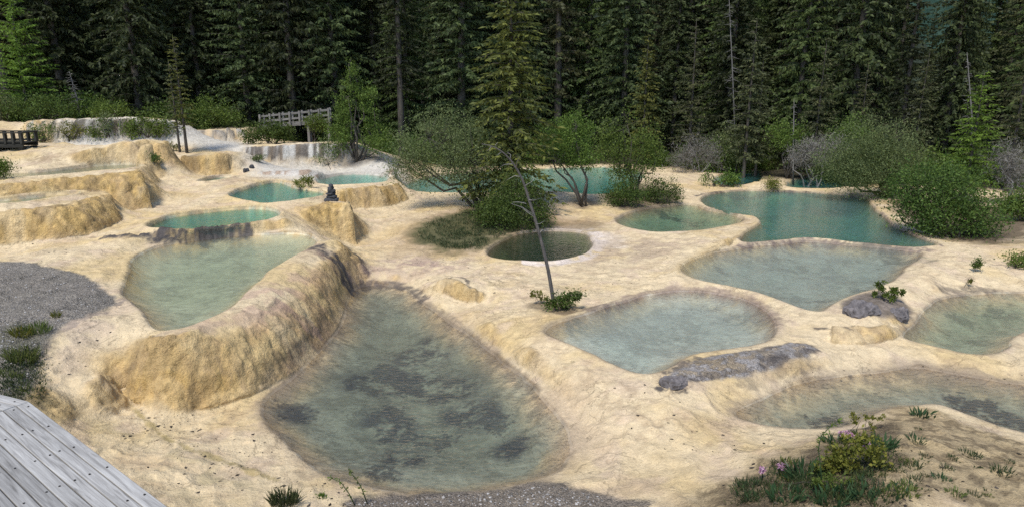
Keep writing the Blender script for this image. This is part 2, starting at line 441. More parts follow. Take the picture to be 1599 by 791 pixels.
# ------------------------------------------------------------------ ground lookup
HG = H.reshape(NR, NA)
def ground(x, y):
    r = math.hypot(x, y); a = math.atan2(x, y)
    i = int(np.clip(np.searchsorted(RR, r) - 1, 0, NR - 2)); j = int(np.clip(np.searchsorted(AZ, a) - 1, 0, NA - 2))
    u = min(max((r - RR[i]) / (RR[i + 1] - RR[i]), 0), 1); v = min(max((a - AZ[j]) / (AZ[j + 1] - AZ[j]), 0), 1)
    return float((HG[i, j] * (1 - v) + HG[i, j + 1] * v) * (1 - u) + (HG[i + 1, j] * (1 - v) + HG[i + 1, j + 1] * v) * u)

def hit(x, y, tmax=140.0):
    """where the ground is met at a photograph pixel (the sight line keeps one compass direction)"""
    d = ray(x, y); hz = math.hypot(d[0], d[1]); a_ = math.atan2(d[0], d[1])
    j = int(np.clip(np.searchsorted(AZ, a_) - 1, 0, NA - 2)); v = min(max((a_ - AZ[j]) / (AZ[j + 1] - AZ[j]), 0), 1)
    prof = HG[:, j] * (1 - v) + HG[:, j + 1] * v
    gap_ = ZC + d[2] / hz * RR - prof
    ii = np.where((gap_ <= 0) & (RR > 2.5))[0]
    if len(ii) and RR[ii[0]] < tmax:
        i = ii[0]; f = gap_[i - 1] / (gap_[i - 1] - gap_[i] + 1e-9)
        r = RR[i - 1] + f * (RR[i] - RR[i - 1])
    else: r = tmax
    p = d / hz * r
    return np.array([p[0], p[1], ground(p[0], p[1])])

# ------------------------------------------------------------------ ground colours
CREAM = np.array((.66, .52, .32)); YEL = np.array((.60, .44, .21)); OCH = np.array((.47, .31, .12)); PINK = np.array((.56, .42, .30))
WHITE = np.array((.55, .52, .46)); GREY = np.array((.30, .28, .255)); CRUST = np.array((.075, .065, .06)); SOIL = np.array((.13, .095, .06))
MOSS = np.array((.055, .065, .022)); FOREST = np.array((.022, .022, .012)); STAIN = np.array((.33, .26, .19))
n1 = fbm(WX, WY, .6, 4, 101); n2 = fbm(WX, WY, 2.2, 4, 111); n3 = fbm(WX, WY, 9, 3, 121)
C = np.zeros((len(H), 3))
def blend(m, c):
    global C
    m = np.clip(m, 0, 1)[:, None]
    C = C * (1 - m) + np.asarray(c) * m
C[:] = CREAM
blend(sstep(.42, .7, n1) * .8, YEL)
blend(sstep(.5, .75, n2) * .5, PINK)
blend(wall * (.5 + .5 * sstep(.3, .6, n2)), (.54, .36, .135))
blend(wall * sstep(.52, .7, n1 * .5 + n3 * .5) * .4, (.34, .23, .12))
blend(sstep(.54, .68, fbm(WX + 40, WY, 1.3, 5, 171, .65)) * .28, (.44, .31, .18))
blend(sstep(.60, .70, fbm(WX + 80, WY, 3.0, 5, 181, .65)) * .35, (.30, .21, .13))
# whiter towards the waterfall terraces at the back
def reg(pts, soft=.3, sm=2, jit=.0):
    w = chaikin(np.array([hit(x, y)[:2] for x, y in pts]), True, sm)
    return sstep(soft, -soft, sdf(WX, WY, w, 3.0) + (n2 - .5) * jit)
NF = fbm(WX, WY, 6, 4, 301, .7)
NN2 = fbm(WX, WY, 9, 3, 137, .8)
NNC = {}
def strip(pts, width, sm=2, jit=.6):
    w = chaikin(np.array([hit(x, y)[:2] for x, y in pts]), False, sm)
    d = pdist(WX, WY, w)
    nf = NF
    ww = width * (1 + (n2 - .5) * 2.6 * jit) + (nf - .5) * width * 2.2
    return sstep(1.0, .5, d / np.maximum(ww, .01)) * (.45 + .55 * sstep(.38, .55, nf))
def blots(pts, rad, thr=.5, sc=1.0, jit=1.0):
    """ragged dark patches round the listed spots"""
    m = np.zeros(len(H))
    if sc not in NNC: NNC[sc] = fbm(WX, WY, 2.6 * sc, 6, 133, .78)
    nn = NNC[sc]
    for x, y in pts:
        p = hit(x, y)
        m = np.maximum(m, sstep(1.0, .2, np.hypot(GX - p[0], GY - p[1]) / rad))
    nn2 = NN2
    return sstep(thr, thr + .22, m * .75 + (nn - .5) * jit * 1.9 + (nn2 - .5) * .9)
def regz(pts, soft=.3, sm=2, jit=0.0):
    w = chaikin(np.array([P(x, y, z)[:2] for x, y, z in pts]), True, sm)
    return sstep(soft, -soft, sdf(WX, WY, w, 3.0) + (n2 - .5) * jit)
m_white = np.maximum(regz([(380,229,2.75),(460,226,2.8),(550,224,2.8),(640,255,1.7),(622,280,1.5),(500,283,1.55),(400,278,1.7),(378,262,1.95)], 1.0, 2, 1.0),
                     regz([(60,219,3.05),(160,217,3.05),(270,217,3.05),(385,214,2.9),(395,232,2.65),(360,232,2.66),(240,222,3.0),(140,222,3.1)], .8, 2, 1.0))
blend(m_white * .85, WHITE)
sk = vnoise(WX * 3.4 + WY * .7, WY * .5, 9) * .6 + vnoise(WX * 8.0, WY * .6, 19) * .4
for sid, c1_, c2_ in ((W_BACK1, (.36, .335, .285), (.13, .115, .09)), (W_BACK2, (.38, .355, .31), (.16, .14, .12)), (W_FALL, (.54, .51, .45), (.17, .145, .12)), (W_APRON, (.56, .51, .44), (.40, .30, .22))):
    mf = (FID == sid) * sstep(0, .3, FACE)
    blend(mf, c1_); blend(mf * sstep(.48, .62, sk), c2_)
# clefts of darker streaks on steep walls
blend(wall * sstep(.58, .75, vnoise(WX * 4.5, WY * 1.3, 15)) * .35, (.20, .14, .08))

# beds of the pools
BED = {'A': (.25, .26, .205), 'B': (.52, .52, .40), 'C': (.36, .46, .34), 'D': (.40, .52, .42), 'E': (.42, .52, .42), 'F': (.32, .46, .40), 'G': (.13, .14, .095), 'H': (.33, .35, .25),
       'I': (.30, .38, .31), 'J': (.44, .45, .38), 'K': (.52, .52, .45), 'L': (.33, .35, .26), 'M': (.29, .295, .23), 'N': (.36, .36, .26), 'O': (.36, .36, .25), 'Q': (.35, .40, .30), 'T': (.34, .43, .36), 'U': (.25, .33, .27)}
for k, c in BED.items():
    dd = np.clip(-SD[k], 0, 9)
    blend(sstep(.02, .75, dd) , c)
    m = (SD[k] < 0)
    blend(m * sstep(.46, .58, n2 * .5 + n3 * .5) * .55, np.array(c) * .55)
    blend(m * sstep(.5, .62, fbm(WX, WY, 1.4, 5, 191, .6)) * .5, np.minimum(np.array(c) * 1.35, .8))
# stained banks (mineral and algae bands along the water line)
BANK = {'A': .4, 'K': .25, 'M': .35, 'J': .2, 'L': .25, 'H': .3, 'I': .15, 'G': .2}
for k, w in BANK.items():
    dd = np.abs(SD[k] + w * .25) + (n3 - .5) * w * .8 + (n2 - .5) * w * .8
    blend(sstep(1.0, .1, dd / (w * (.5 + n2))) * sstep(.25, .55, n1 * .6 + n3 * .4) * .6, STAIN * (.85 if k != 'M' else .8))
wl_ = sstep(.075, .02, np.abs(mn + .015)) * sstep(.3, .5, n2)
blend(wl_ * .4, (.17, .12, .075))
inA = SD['A'] < -.1
blend(inA * blots([(660,555),(640,590),(600,580),(560,600),(690,620),(650,610),(620,680),(610,640),(640,720),(800,700),(720,650),(470,650),(450,640),(780,660),(600,740),(680,690),(580,610)], .55, .5, 2.6) * .7, (.035, .037, .045))
sA = np.zeros(len(H))
for x, y, rd in ((655,560,1.1),(640,600,1.3),(580,600,.9),(700,610,1.0),(610,660,.9),(630,715,.7),(735,645,.9),(800,702,.6),(460,645,.5),(665,540,.6)):
    p = hit(x, y); sA = np.maximum(sA, sstep(1.0, .0, np.hypot(GX - p[0], GY - p[1]) / rd))
nA = fbm(WX, WY, 2.4, 6, 233, .72)
blend(inA * np.clip(sA * 1.7 * sstep(.34, .56, nA), 0, 1) * .88, (.045, .048, .055))
inX = (SD['M'] < 0)
blend(inX * blots([(1530,640),(1560,655),(1500,635),(1590,665),(1240,668),(1290,660)], .6, .45, 1.5) * .85, (.05, .05, .05))
blend((SD['H'] < 0) * blots([(1060,345),(1090,352),(1040,337)], .9, .55, 1.2) * .9, (.03, .05, .04))
blend((SD['J'] < 0) * blots([(1120,420),(1340,452),(1390,395),(1280,470)], .5, .5, 1.5) * .6, (.10, .11, .10))
blend((SD['K'] < 0) * blots([(1060,535),(900,510),(1150,500)], .7, .55, 1.5) * .45, (.14, .16, .14))
blend((SD['L'] < 0) * blots([(1530,535),(1560,490),(1500,500)], .6, .52, 1.5) * .6, (.10, .11, .09))
blend((SD['G'] < 0) * blots([(900,400),(790,385)], .7, .5, 1.5) * .7, (.03, .03, .03))
blend((SD['I'] < 0) * blots([(1200,345),(1260,322),(1160,318)], 1.2, .55, 1.0) * .5, (.10, .16, .13))
blend((SD['F'] < 0) * .0, CRUST)
# dark crust lines
RAISE = np.zeros(len(H))
def crust(pts, width, s=.9, c=CRUST, up=0):
    global RAISE
    if up: RAISE = np.maximum(RAISE, strip(pts, width * .9, 2, .3) * up * (.5 + n3))
    blend(strip(pts, width) * s, c)
crust([(165,372),(215,371),(290,364),(345,359),(385,358)], .17, .95, CRUST, .05)
crust([(212,371),(240,374),(250,372)], .2, .9, CRUST, .04)
crust([(492,386),(505,394),(518,404),(530,420),(538,434)], .34, .95)
crust([(480,392),(500,398),(515,412)], .2, .7, (.2, .13, .1))
crust([(542,384),(558,402),(572,425)], .12, .9)
crust([(548,448),(575,446),(600,441),(640,447),(664,466)], .16, .75)
crust([(670,475),(720,512),(760,540),(800,575),(850,625)], .15, .45, STAIN * .5)
crust([(1155,385),(1210,378),(1270,373),(1335,380),(1400,388),(1450,391)], .22, .75, (.15, .11, .10))
crust([(1330,383),(1390,396),(1440,405)], .4, .5, (.12, .12, .08))
crust([(1375,335),(1395,354),(1430,372),(1472,384)], .08, .7, (.2, .15, .12))
crust([(1085,306),(1110,300),(1180,296),(1260,299),(1340,304)], .10, .8)
crust([(1168,343),(1130,356),(1060,366)], .10, .4, (.35, .25, .1))
crust([(700,434),(720,432),(738,450)], .07, .8)
crust([(1040,596),(1062,600)], .22, .95)
crust([(1060,590),(1110,584),(1180,574),(1240,560),(1275,545)], .11, .9)
crust([(1045,580),(1090,560),(1150,550),(1230,541),(1270,540)], .09, .8)
crust([(1160,590),(1220,586),(1265,570)], .22, .5, STAIN * .5)
crust([(1275,516),(1300,515),(1330,525)], .06, .8)
crust([(880,490),(930,480),(960,478)], .18, .7, (.16, .12, .1))
crust([(960,470),(1020,452),(1085,449),(1140,456),(1190,476),(1222,505)], .2, .55, (.24, .17, .14))
crust([(1480,455),(1520,450),(1560,454)], .2, .7, (.15, .12, .09))
crust([(1240,610),(1330,592),(1420,574),(1500,580),(1590,600)], .25, .4, (.22, .17, .12))
crust([(545,420),(600,410),(680,415),(760,405)], .18, .35, (.3, .2, .16))
crust([(190,465),(165,480),(120,500),(85,525),(72,550)], .10, .7, (.2, .16, .14))
crust([(205,625),(250,665),(290,700),(350,725),(430,750)], .06, .7, (.34, .26, .1))
crust([(515,505),(500,530),(470,555),(440,575)], .14, .5, (.2, .13, .09))
crust([(430,470),(460,500),(490,515)], .16, .5, (.28, .18, .15))
# red-brown staining on top of the bulge, yellow wash in front
blend(reg([(380,475),(430,450),(500,420),(520,450),(490,510),(440,545),(380,520)], .5, 2, 1.0) * sstep(.4, .6, n2) * .6, (.42, .27, .19))
blend(reg([(150,650),(230,670),(330,730),(420,760),(300,800),(250,770)], .5, 2, .8) * sstep(.35, .6, n2) * .7, (.45, .37, .2))
blend(reg([(850,470),(900,480),(890,500),(840,500)], .3, 2, .8) * .3, OCH)
blend(reg([(1140,372),(1185,345),(1170,365),(1110,392),(1060,425),(1050,420),(1100,385)], .25) * .6, YEL)
blend(sstep(.34, .12, np.abs(SD['G'] - .22)) * (GX > .3) * sstep(.25, .5, n2) * .8, (.70, .60, .52))
blend(reg([(935,385),(985,390),(965,365),(935,362)], .3, 2, .6) * .5, (.70, .60, .52))
# damp brown and purplish stains between the pools
blend(reg([(930,368),(1000,366),(1090,372),(1120,380),(1060,402),(1000,412),(930,420),(900,412)], .5, 2, 1.6) * sstep(.35, .6, n2) * .6, (.40, .30, .20))
blend(reg([(550,400),(620,395),(720,405),(740,425),(640,432),(570,440)], .5, 2, 1.6) * sstep(.42, .58, n2) * .6, (.36, .25, .20))
blend(reg([(585,345),(640,330),(655,360),(640,400),(590,400)], .5, 2, 1.2) * .25, (.45, .33, .20))
blend(reg([(830,345),(930,340),(960,352),(870,362)], .4, 2, 1.0) * .5, (.30, .21, .13))
blend(reg([(1180,600),(1300,560),(1450,560),(1599,575),(1599,600),(1430,578),(1300,596),(1200,620)], .4, 2, 1.2) * sstep(.4, .6, n2) * .3, (.38, .29, .20))
blend(reg([(880,600),(930,640),(960,690),(930,720),(890,690),(860,630)], .4, 2, 1.0) * .5, (.45, .33, .22))
blend(reg([(300,480),(400,450),(480,410),(500,430),(440,500),(340,545),(270,545)], .4, 2, 1.6) * sstep(.45, .6, n2) * .5, (.46, .31, .22))
blend(reg([(80,500),(180,480),(200,500),(140,540),(90,600)], .3, 2, 1.2) * sstep(.4, .6, n2) * .5, (.42, .33, .25))
# gravel shelves
m_gravel = reg([(-150,402),(0,406),(60,411),(110,424),(160,444),(186,460),(184,474),(150,488),(110,503),(80,528),(70,560),(65,590),(62,640),(-150,650)], .06, 2, .25)
m_grav2 = reg([(520,777),(620,780),(690,768),(740,766),(800,762),(850,752),(900,760),(960,776),(1040,785),(900,810),(540,810)], .06, 1, .3)
m_grav3 = reg([(1042,596),(1060,576),(1095,560),(1150,549),(1230,540),(1278,541),(1270,560),(1225,575),(1170,584),(1100,592),(1062,602)], .06, 1, .15)
m_rock = reg([(1318,478),(1335,462),(1370,452),(1400,460),(1420,480),(1415,497),(1385,500),(1345,492),(1325,494)], .08, 1, .2)
gcol = GREY * 1.0
blend(m_gravel * .95, (.20, .18, .152))
blend(m_gravel * sstep(.45, .65, n2) * .35, (.27, .235, .19))
blend(m_grav2 * .9, (.17, .145, .12))
nk = fbm(WX, WY, 7, 4, 311, .7)
blend(m_grav3 * (.7 + .3 * sstep(.4, .6, nk)), (.15, .13, .115))
blend(m_grav3 * sstep(.46, .6, nk) * .75, (.36, .33, .30))
blend(m_grav3 * sstep(.62, .72, n2) * .6, CRUST)
blend(m_rock * .9, (.12, .10, .085))
blend(m_rock * sstep(.48, .6, n3) * .6, (.26, .21, .17))
# front right mound: sandy soil with dark dirt
m_mound = reg([(1080,780),(1150,735),(1230,700),(1320,672),(1400,640),(1450,640),(1520,668),(1620,700),(1800,740),(1800,830),(1000,830)], .25, 2, .5)
blend(m_mound * .85, (.36, .27, .145))
blend(m_mound * sstep(.5, .60, fbm(WX, WY, 7, 5, 141, .65)) * .8, (.17, .125, .07))
m_dirt = reg([(1140,770),(1190,730),(1280,700),(1360,660),(1420,660),(1390,720),(1360,760),(1400,800),(1120,810)], .2, 2, .8)
blend(m_dirt * .8, (.10, .075, .045))
# soil and moss below the trees in the middle
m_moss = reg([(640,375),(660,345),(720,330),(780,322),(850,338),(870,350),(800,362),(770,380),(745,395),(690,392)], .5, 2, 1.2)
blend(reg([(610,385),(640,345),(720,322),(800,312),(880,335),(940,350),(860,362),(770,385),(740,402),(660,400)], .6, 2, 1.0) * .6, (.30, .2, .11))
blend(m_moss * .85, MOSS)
blend(reg([(945,300),(1010,292),(1062,300),(1060,322),(1000,335),(945,325)], .4, 2, .5) * .85, SOIL)
blend(reg([(885,312),(920,308),(935,320),(905,330)], .3) * .7, SOIL)
blend(reg([(870,350),(950,345),(940,362),(880,362)], .3, 2, .6) * .5, (.2, .15, .09))
blend(reg([(1380,320),(1420,345),(1480,372),(1560,385),(1599,370),(1680,340),(1599,325),(1500,320),(1400,300)], .4, 2, .8) * .9, SOIL * .7)
blend(reg([(820,475),(870,465),(905,480),(895,492),(840,488)], .12) * .7, SOIL)
blend(reg([(360,246),(500,243),(590,238),(600,252),(540,256),(430,258)], .4, 1, 1.0) * .15, SOIL)
blend(reg([(540,250),(600,247),(610,256),(560,262),(530,258)], .3) * .7, SOIL)
blend(reg([(255,238),(330,233),(330,241),(260,243)], .3) * .6, SOIL)
blend(reg([(20,246),(90,236),(150,250),(140,258),(40,262)], .5, 2, 1.2) * sstep(.45, .6, n3 * .5 + n2 * .5) * .6, (.28, .19, .1))
m_grassleft = reg([(0,640),(0,560),(25,500),(60,500),(80,520),(68,560),(70,610),(75,640)], .2, 2, .8)
blend(m_grassleft * .55, (.085, .085, .045))
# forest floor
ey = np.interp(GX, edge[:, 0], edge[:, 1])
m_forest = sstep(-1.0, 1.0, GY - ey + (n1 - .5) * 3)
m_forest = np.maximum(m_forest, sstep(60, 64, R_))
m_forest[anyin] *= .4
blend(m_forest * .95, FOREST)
blend((R_ > 70) * np.clip((R_ - 70) / 30, 0, 1) * .8, (.022, .035, .012))

# ------------------------------------------------------------------ building helpers
MATS = {}
def new_mat(name):
    m = bpy.data.materials.new(name); m.use_nodes = True
    nt = m.node_tree
    for n in list(nt.nodes): nt.nodes.remove(n)
    out = nt.nodes.new('ShaderNodeOutputMaterial')
    return m, nt, out
def N(nt, typ, **kw):
    n = nt.nodes.new(typ)
    for k, v in kw.items():
        if k.startswith('i_'):
            n.inputs[k[2:]].default_value = v
        else:
            setattr(n, k, v)
    return n
def tag(o, label=None, cat=None, group=None, kind=None):
    if label: o['label'] = label
    if cat: o['category'] = cat
    if group: o['group'] = group
    if kind: o['kind'] = kind
    return o
def mesh_np(name, verts, quads=None, tris=None, smooth=True):
    me = bpy.data.meshes.new(name)
    verts = np.asarray(verts, np.float32)
    nq = 0 if quads is None else len(quads); ntri = 0 if tris is None else len(tris)
    me.vertices.add(len(verts)); me.vertices.foreach_set('co', verts.ravel())
    me.loops.add(nq * 4 + ntri * 3); me.polygons.add(nq + ntri)
    li = []
    if nq: li.append(np.asarray(quads, np.int32).ravel())
    if ntri: li.append(np.asarray(tris, np.int32).ravel())
    me.loops.foreach_set('vertex_index', np.concatenate(li))
    st = np.concatenate([np.arange(nq) * 4, nq * 4 + np.arange(ntri) * 3]).astype(np.int32)
    me.polygons.foreach_set('loop_start', st)
    me.polygons.foreach_set('use_smooth', np.full(nq + ntri, smooth))
    me.update(calc_edges=True)
    return me
def add_attr(me, name, data):
    a = me.attributes.new(name, 'FLOAT_COLOR', 'POINT')
    d = np.ones((len(me.vertices), 4), np.float32); d[:, :data.shape[1]] = data
    a.data.foreach_set('color', d.ravel())
def link(name, me, mat=None, parent=None):
    o = bpy.data.objects.new(name, me); col.objects.link(o)
    if mat and not me.materials: me.materials.append(mat)
    if parent: o.parent = parent
    return o
def empty(name, loc=(0, 0, 0), rz=0.0):
    o = bpy.data.objects.new(name, None); col.objects.link(o)
    o.empty_display_size = .2; o.location = loc; o.rotation_euler = (0, 0, rz)
    return o

# ------------------------------------------------------------------ ground object
vi = np.arange(NR * NA).reshape(NR, NA)
a = vi[:-1]; b = vi[1:]
nxt = np.roll(vi, -1, 1)
quads = np.stack([vi[:-1], nxt[:-1], nxt[1:], vi[1:]], -1).reshape(-1, 4)
H = H + RAISE * (mn > 0)
GV = np.stack([GX, GY, H], 1)
# lumps pushed out along the normal, so steep faces bulge instead of streak
HG = H.reshape(NR, NA)
dr = np.gradient(HG, axis=0) / np.gradient(RR)[:, None]
da = np.gradient(HG, axis=1) / (np.gradient(AZ)[None, :] * RR[:, None])
nx_ = -(dr * np.sin(ga) + da * np.cos(ga)); ny_ = -(dr * np.cos(ga) - da * np.sin(ga))
NV = np.stack([nx_.ravel(), ny_.ravel(), np.ones(len(H))], 1); NV /= np.linalg.norm(NV, axis=1)[:, None]
wi = np.where((wall > .02) & (mn > .02))[0]
def lumps3(p, sc, seed):
    q = p * sc; i0 = np.floor(q); best = np.full(len(q), 9.0)
    for dx in (-1, 0, 1):
        for dy in (-1, 0, 1):
            for dz in (-1, 0, 1):
                cx, cy, cz = i0[:, 0] + dx, i0[:, 1] + dy, i0[:, 2] + dz
                k = cy + cz * 131
                e = ((cx + hash2(cx, k, seed) - q[:, 0]) ** 2 + (cy + hash2(cx, k, seed + 5) - q[:, 1]) ** 2 + (cz + hash2(cx, k, seed + 9) - q[:, 2]) ** 2)
                best = np.minimum(best, e)
    return 1 - np.clip(best, 0, 1)
pw = GV[wi]
lmp = (lumps3(pw, 2.4, 3) * .38 + lumps3(pw, 5.0, 4) * .37 + lumps3(pw, 9.5, 6) * .25) - .5
GV[wi] += NV[wi] * (lmp * np.where(FID[wi] == 0, .15, .24) * wall[wi] * sstep(.02, .3, mn[wi]))[:, None]
def ground_material():
    m, nt, out = new_mat('travertine'); L = nt.links.new
    colr = N(nt, 'ShaderNodeAttribute', attribute_name='Col')
    msk = N(nt, 'ShaderNodeAttribute', attribute_name='Msk')
    sep = N(nt, 'ShaderNodeSeparateColor'); L(msk.outputs['Color'], sep.inputs[0])
    tc = N(nt, 'ShaderNodeTexCoord')
    na = N(nt, 'ShaderNodeTexNoise', i_Scale=6.0, i_Detail=8.0, i_Roughness=.65)
    nb = N(nt, 'ShaderNodeTexNoise', i_Scale=38.0, i_Detail=5.0, i_Roughness=.7)
    vo = N(nt, 'ShaderNodeTexVoronoi', i_Scale=44.0, i_Randomness=1.0)
    nc = N(nt, 'ShaderNodeTexNoise', i_Scale=14.0, i_Detail=6.0, i_Roughness=.6, i_Distortion=.6)
    for n in (na, nb, vo, nc): L(tc.outputs['Object'], n.inputs['Vector'])
    def ramp(src, lo, hi, a, b):
        r = N(nt, 'ShaderNodeMapRange'); r.inputs[1].default_value = lo; r.inputs[2].default_value = hi
        r.inputs[3].default_value = a; r.inputs[4].default_value = b
        L(src, r.inputs[0]); return r.outputs[0]
    def mth(op, x, y):
        n = N(nt, 'ShaderNodeMath', operation=op)
        for i, v in enumerate((x, y)):
            if isinstance(v, (int, float)): n.inputs[i].default_value = v
            else: L(v, n.inputs[i])
        return n.outputs[0]
    v1 = ramp(na.outputs['Fac'], .25, .75, .78, 1.18)
    v2 = ramp(nb.outputs['Fac'], .3, .7, .80, 1.16)
    # pebbles: bright and dark stones on the gravel
    vb = N(nt, 'ShaderNodeSeparateColor'); L(vo.outputs['Color'], vb.inputs[0])
    v3 = ramp(vb.outputs[0], 0, 1, .58, 1.42)
    v3m = mth('ADD', mth('MULTIPLY', mth('SUBTRACT', v3, 1.0), sep.outputs[0]), 1.0)
    tot = mth('MULTIPLY', mth('MULTIPLY', v1, v2), v3m)
    # small dark flecks of debris and algae
    fl = mth('GREATER_THAN', nc.outputs['Fac'], .70)
    flm = mth('SUBTRACT', 1.0, mth('MULTIPLY', fl, .45))
    tot = mth('MULTIPLY', tot, flm)
    # flowstone streaks running down the walls
    smp = N(nt, 'ShaderNodeMapping'); smp.inputs['Scale'].default_value = (5.5, 5.5, .55); L(tc.outputs['Object'], smp.inputs[0])
    st = N(nt, 'ShaderNodeTexNoise', i_Scale=1.0, i_Detail=6.0, i_Roughness=.62, i_Distortion=.3); L(smp.outputs[0], st.inputs['Vector'])
    stv = ramp(st.outputs['Fac'], .32, .68, .66, 1.22)
    tot = mth('MULTIPLY', tot, mth('ADD', mth('MULTIPLY', mth('SUBTRACT', stv, 1.0), sep.outputs[1]), 1.0))
    # hairline cracks and drift lines
    cn = N(nt, 'ShaderNodeTexNoise', i_Scale=1.1, i_Detail=7.0, i_Roughness=.6, i_Distortion=.8); L(tc.outputs['Object'], cn.inputs['Vector'])
    cm_ = N(nt, 'ShaderNodeTexNoise', i_Scale=.7, i_Detail=2.0); L(tc.outputs['Object'], cm_.inputs['Vector'])
    ln_ = mth('LESS_THAN', mth('ABSOLUTE', mth('SUBTRACT', cn.outputs['Fac'], .5), 0.0), .006)
    gate = mth('GREATER_THAN', cm_.outputs['Fac'], .5)
    tot = mth('MULTIPLY', tot, mth('SUBTRACT', 1.0, mth('MULTIPLY', mth('MULTIPLY', ln_, gate), .35)))
    vm = N(nt, 'ShaderNodeVectorMath', operation='SCALE')
    L(colr.outputs['Color'], vm.inputs[0]); L(tot, vm.inputs['Scale'])
    bs = N(nt, 'ShaderNodeBsdfPrincipled')
    L(vm.outputs[0], bs.inputs['Base Color'])
    rough = mth('SUBTRACT', .88, mth('MULTIPLY', sep.outputs[2], .45)); L(rough, bs.inputs['Roughness'])
    bs.inputs['Specular IOR Level'].default_value = .25
    h1 = mth('MULTIPLY', na.outputs['Fac'], .060)
    h2 = mth('MULTIPLY', nb.outputs['Fac'], .016)
    h3 = mth('MULTIPLY', mth('SUBTRACT', 1.0, vo.outputs['Distance']), mth('MULTIPLY', sep.outputs[0], .035))
    h4 = mth('MULTIPLY', nc.outputs['Fac'], mth('MULTIPLY', sep.outputs[1], .06))
    rg = N(nt, 'ShaderNodeTexNoise', i_Scale=2.6, i_Detail=6.0, i_Roughness=.55, i_Distortion=1.2); L(tc.outputs['Object'], rg.inputs['Vector'])
    h5 = mth('MULTIPLY', mth('ABSOLUTE', mth('SUBTRACT', rg.outputs['Fac'], .5), 0.0), -.07)
    h1 = mth('ADD', h1, h5)
    hs = mth('ADD', mth('ADD', h1, h2), mth('ADD', h3, mth('ADD', h4, mth('MULTIPLY', mth('MULTIPLY', st.outputs['Fac'], sep.outputs[1]), .05))))
    hs = mth('MULTIPLY', hs, mth('SUBTRACT', 1.0, mth('MULTIPLY', mth('GREATER_THAN', sep.outputs[2], .55), .65)))
    bp = N(nt, 'ShaderNodeBump', i_Strength=.8, i_Distance=1.0)
    L(hs, bp.inputs['Height']); L(bp.outputs[0], bs.inputs['Normal'])
    L(bs.outputs[0], out.inputs[0])
    return m
me = mesh_np('ground', GV, quads)
MSK = np.stack([np.clip(m_gravel + m_grav2 + m_grav3 * .8 + m_dirt * .5 + m_mound * .25, 0, 1), wall, np.clip(sstep(.35, .02, mn) * .5 + sstep(.03, -.12, mn) * .5, 0, 1) * near], 1)
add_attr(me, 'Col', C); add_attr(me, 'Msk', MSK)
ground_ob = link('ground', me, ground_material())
tag(ground_ob, 'cream and ochre travertine ground with terraced walls and gravel shelves', None, None, 'structure')

# ------------------------------------------------------------------ pool water
def water_material(name, absorb, scat, sk, ripple=1.0, rs=5.0):
    m, nt, out = new_mat(name); L = nt.links.new
    at = N(nt, 'ShaderNodeAttribute', attribute_name='Depth')
    vm = N(nt, 'ShaderNodeVectorMath', operation='MULTIPLY'); vm.inputs[1].default_value = [-1.5 * k for k in absorb]
    L(at.outputs['Color'], vm.inputs[0])
    sp = N(nt, 'ShaderNodeSeparateXYZ'); L(vm.outputs[0], sp.inputs[0])
    cb = N(nt, 'ShaderNodeCombineColor')
    for i in range(3):
        e = N(nt, 'ShaderNodeMath', operation='EXPONENT'); L(sp.outputs[i], e.inputs[0]); L(e.outputs[0], cb.inputs[i])
    tr = N(nt, 'ShaderNodeBsdfTransparent'); L(cb.outputs[0], tr.inputs[0])
    df = N(nt, 'ShaderNodeBsdfDiffuse'); df.inputs[0].default_value = (*scat, 1)
    sx = N(nt, 'ShaderNodeSeparateColor'); L(at.outputs['Color'], sx.inputs[0])
    ml = N(nt, 'ShaderNodeMath', operation='MULTIPLY'); L(sx.outputs[0], ml.inputs[0]); ml.inputs[1].default_value = -sk
    ex = N(nt, 'ShaderNodeMath', operation='EXPONENT'); L(ml.outputs[0], ex.inputs[0])
    fc = N(nt, 'ShaderNodeMath', operation='SUBTRACT'); fc.inputs[0].default_value = 1.0; L(ex.outputs[0], fc.inputs[1])
    mx = N(nt, 'ShaderNodeMixShader'); L(fc.outputs[0], mx.inputs[0]); L(tr.outputs[0], mx.inputs[1]); L(df.outputs[0], mx.inputs[2])
    tc = N(nt, 'ShaderNodeTexCoord')
    mp = N(nt, 'ShaderNodeMapping'); mp.inputs['Scale'].default_value = (1, 1.6, 1); L(tc.outputs['Object'], mp.inputs[0])
    nz = N(nt, 'ShaderNodeTexNoise', i_Scale=rs, i_Detail=4.0, i_Roughness=.55, i_Distortion=.5); L(mp.outputs[0], nz.inputs['Vector'])
    bp = N(nt, 'ShaderNodeBump', i_Strength=.55 * ripple, i_Distance=.07); L(nz.outputs['Fac'], bp.inputs['Height'])
    gl = N(nt, 'ShaderNodeBsdfGlossy'); gl.inputs['Roughness'].default_value = .05; L(bp.outputs[0], gl.inputs['Normal'])
    fr = N(nt, 'ShaderNodeFresnel', i_IOR=1.333); L(bp.outputs[0], fr.inputs['Normal'])
    m2 = N(nt, 'ShaderNodeMixShader'); L(fr.outputs[0], m2.inputs[0]); L(mx.outputs[0], m2.inputs[1]); L(gl.outputs[0], m2.inputs[2])
    L(m2.outputs[0], out.inputs[0])
    return m
TEAL = ((1.1, .22, .31), (.10, .29, .26), .6)
GRN = ((.20, .08, .20), (.34, .38, .29), .9)
CLR = ((.15, .07, .14), (.19, .21, .18), .3)
DARK = ((1.6, 1.1, 1.4), (.06, .09, .06), .3)
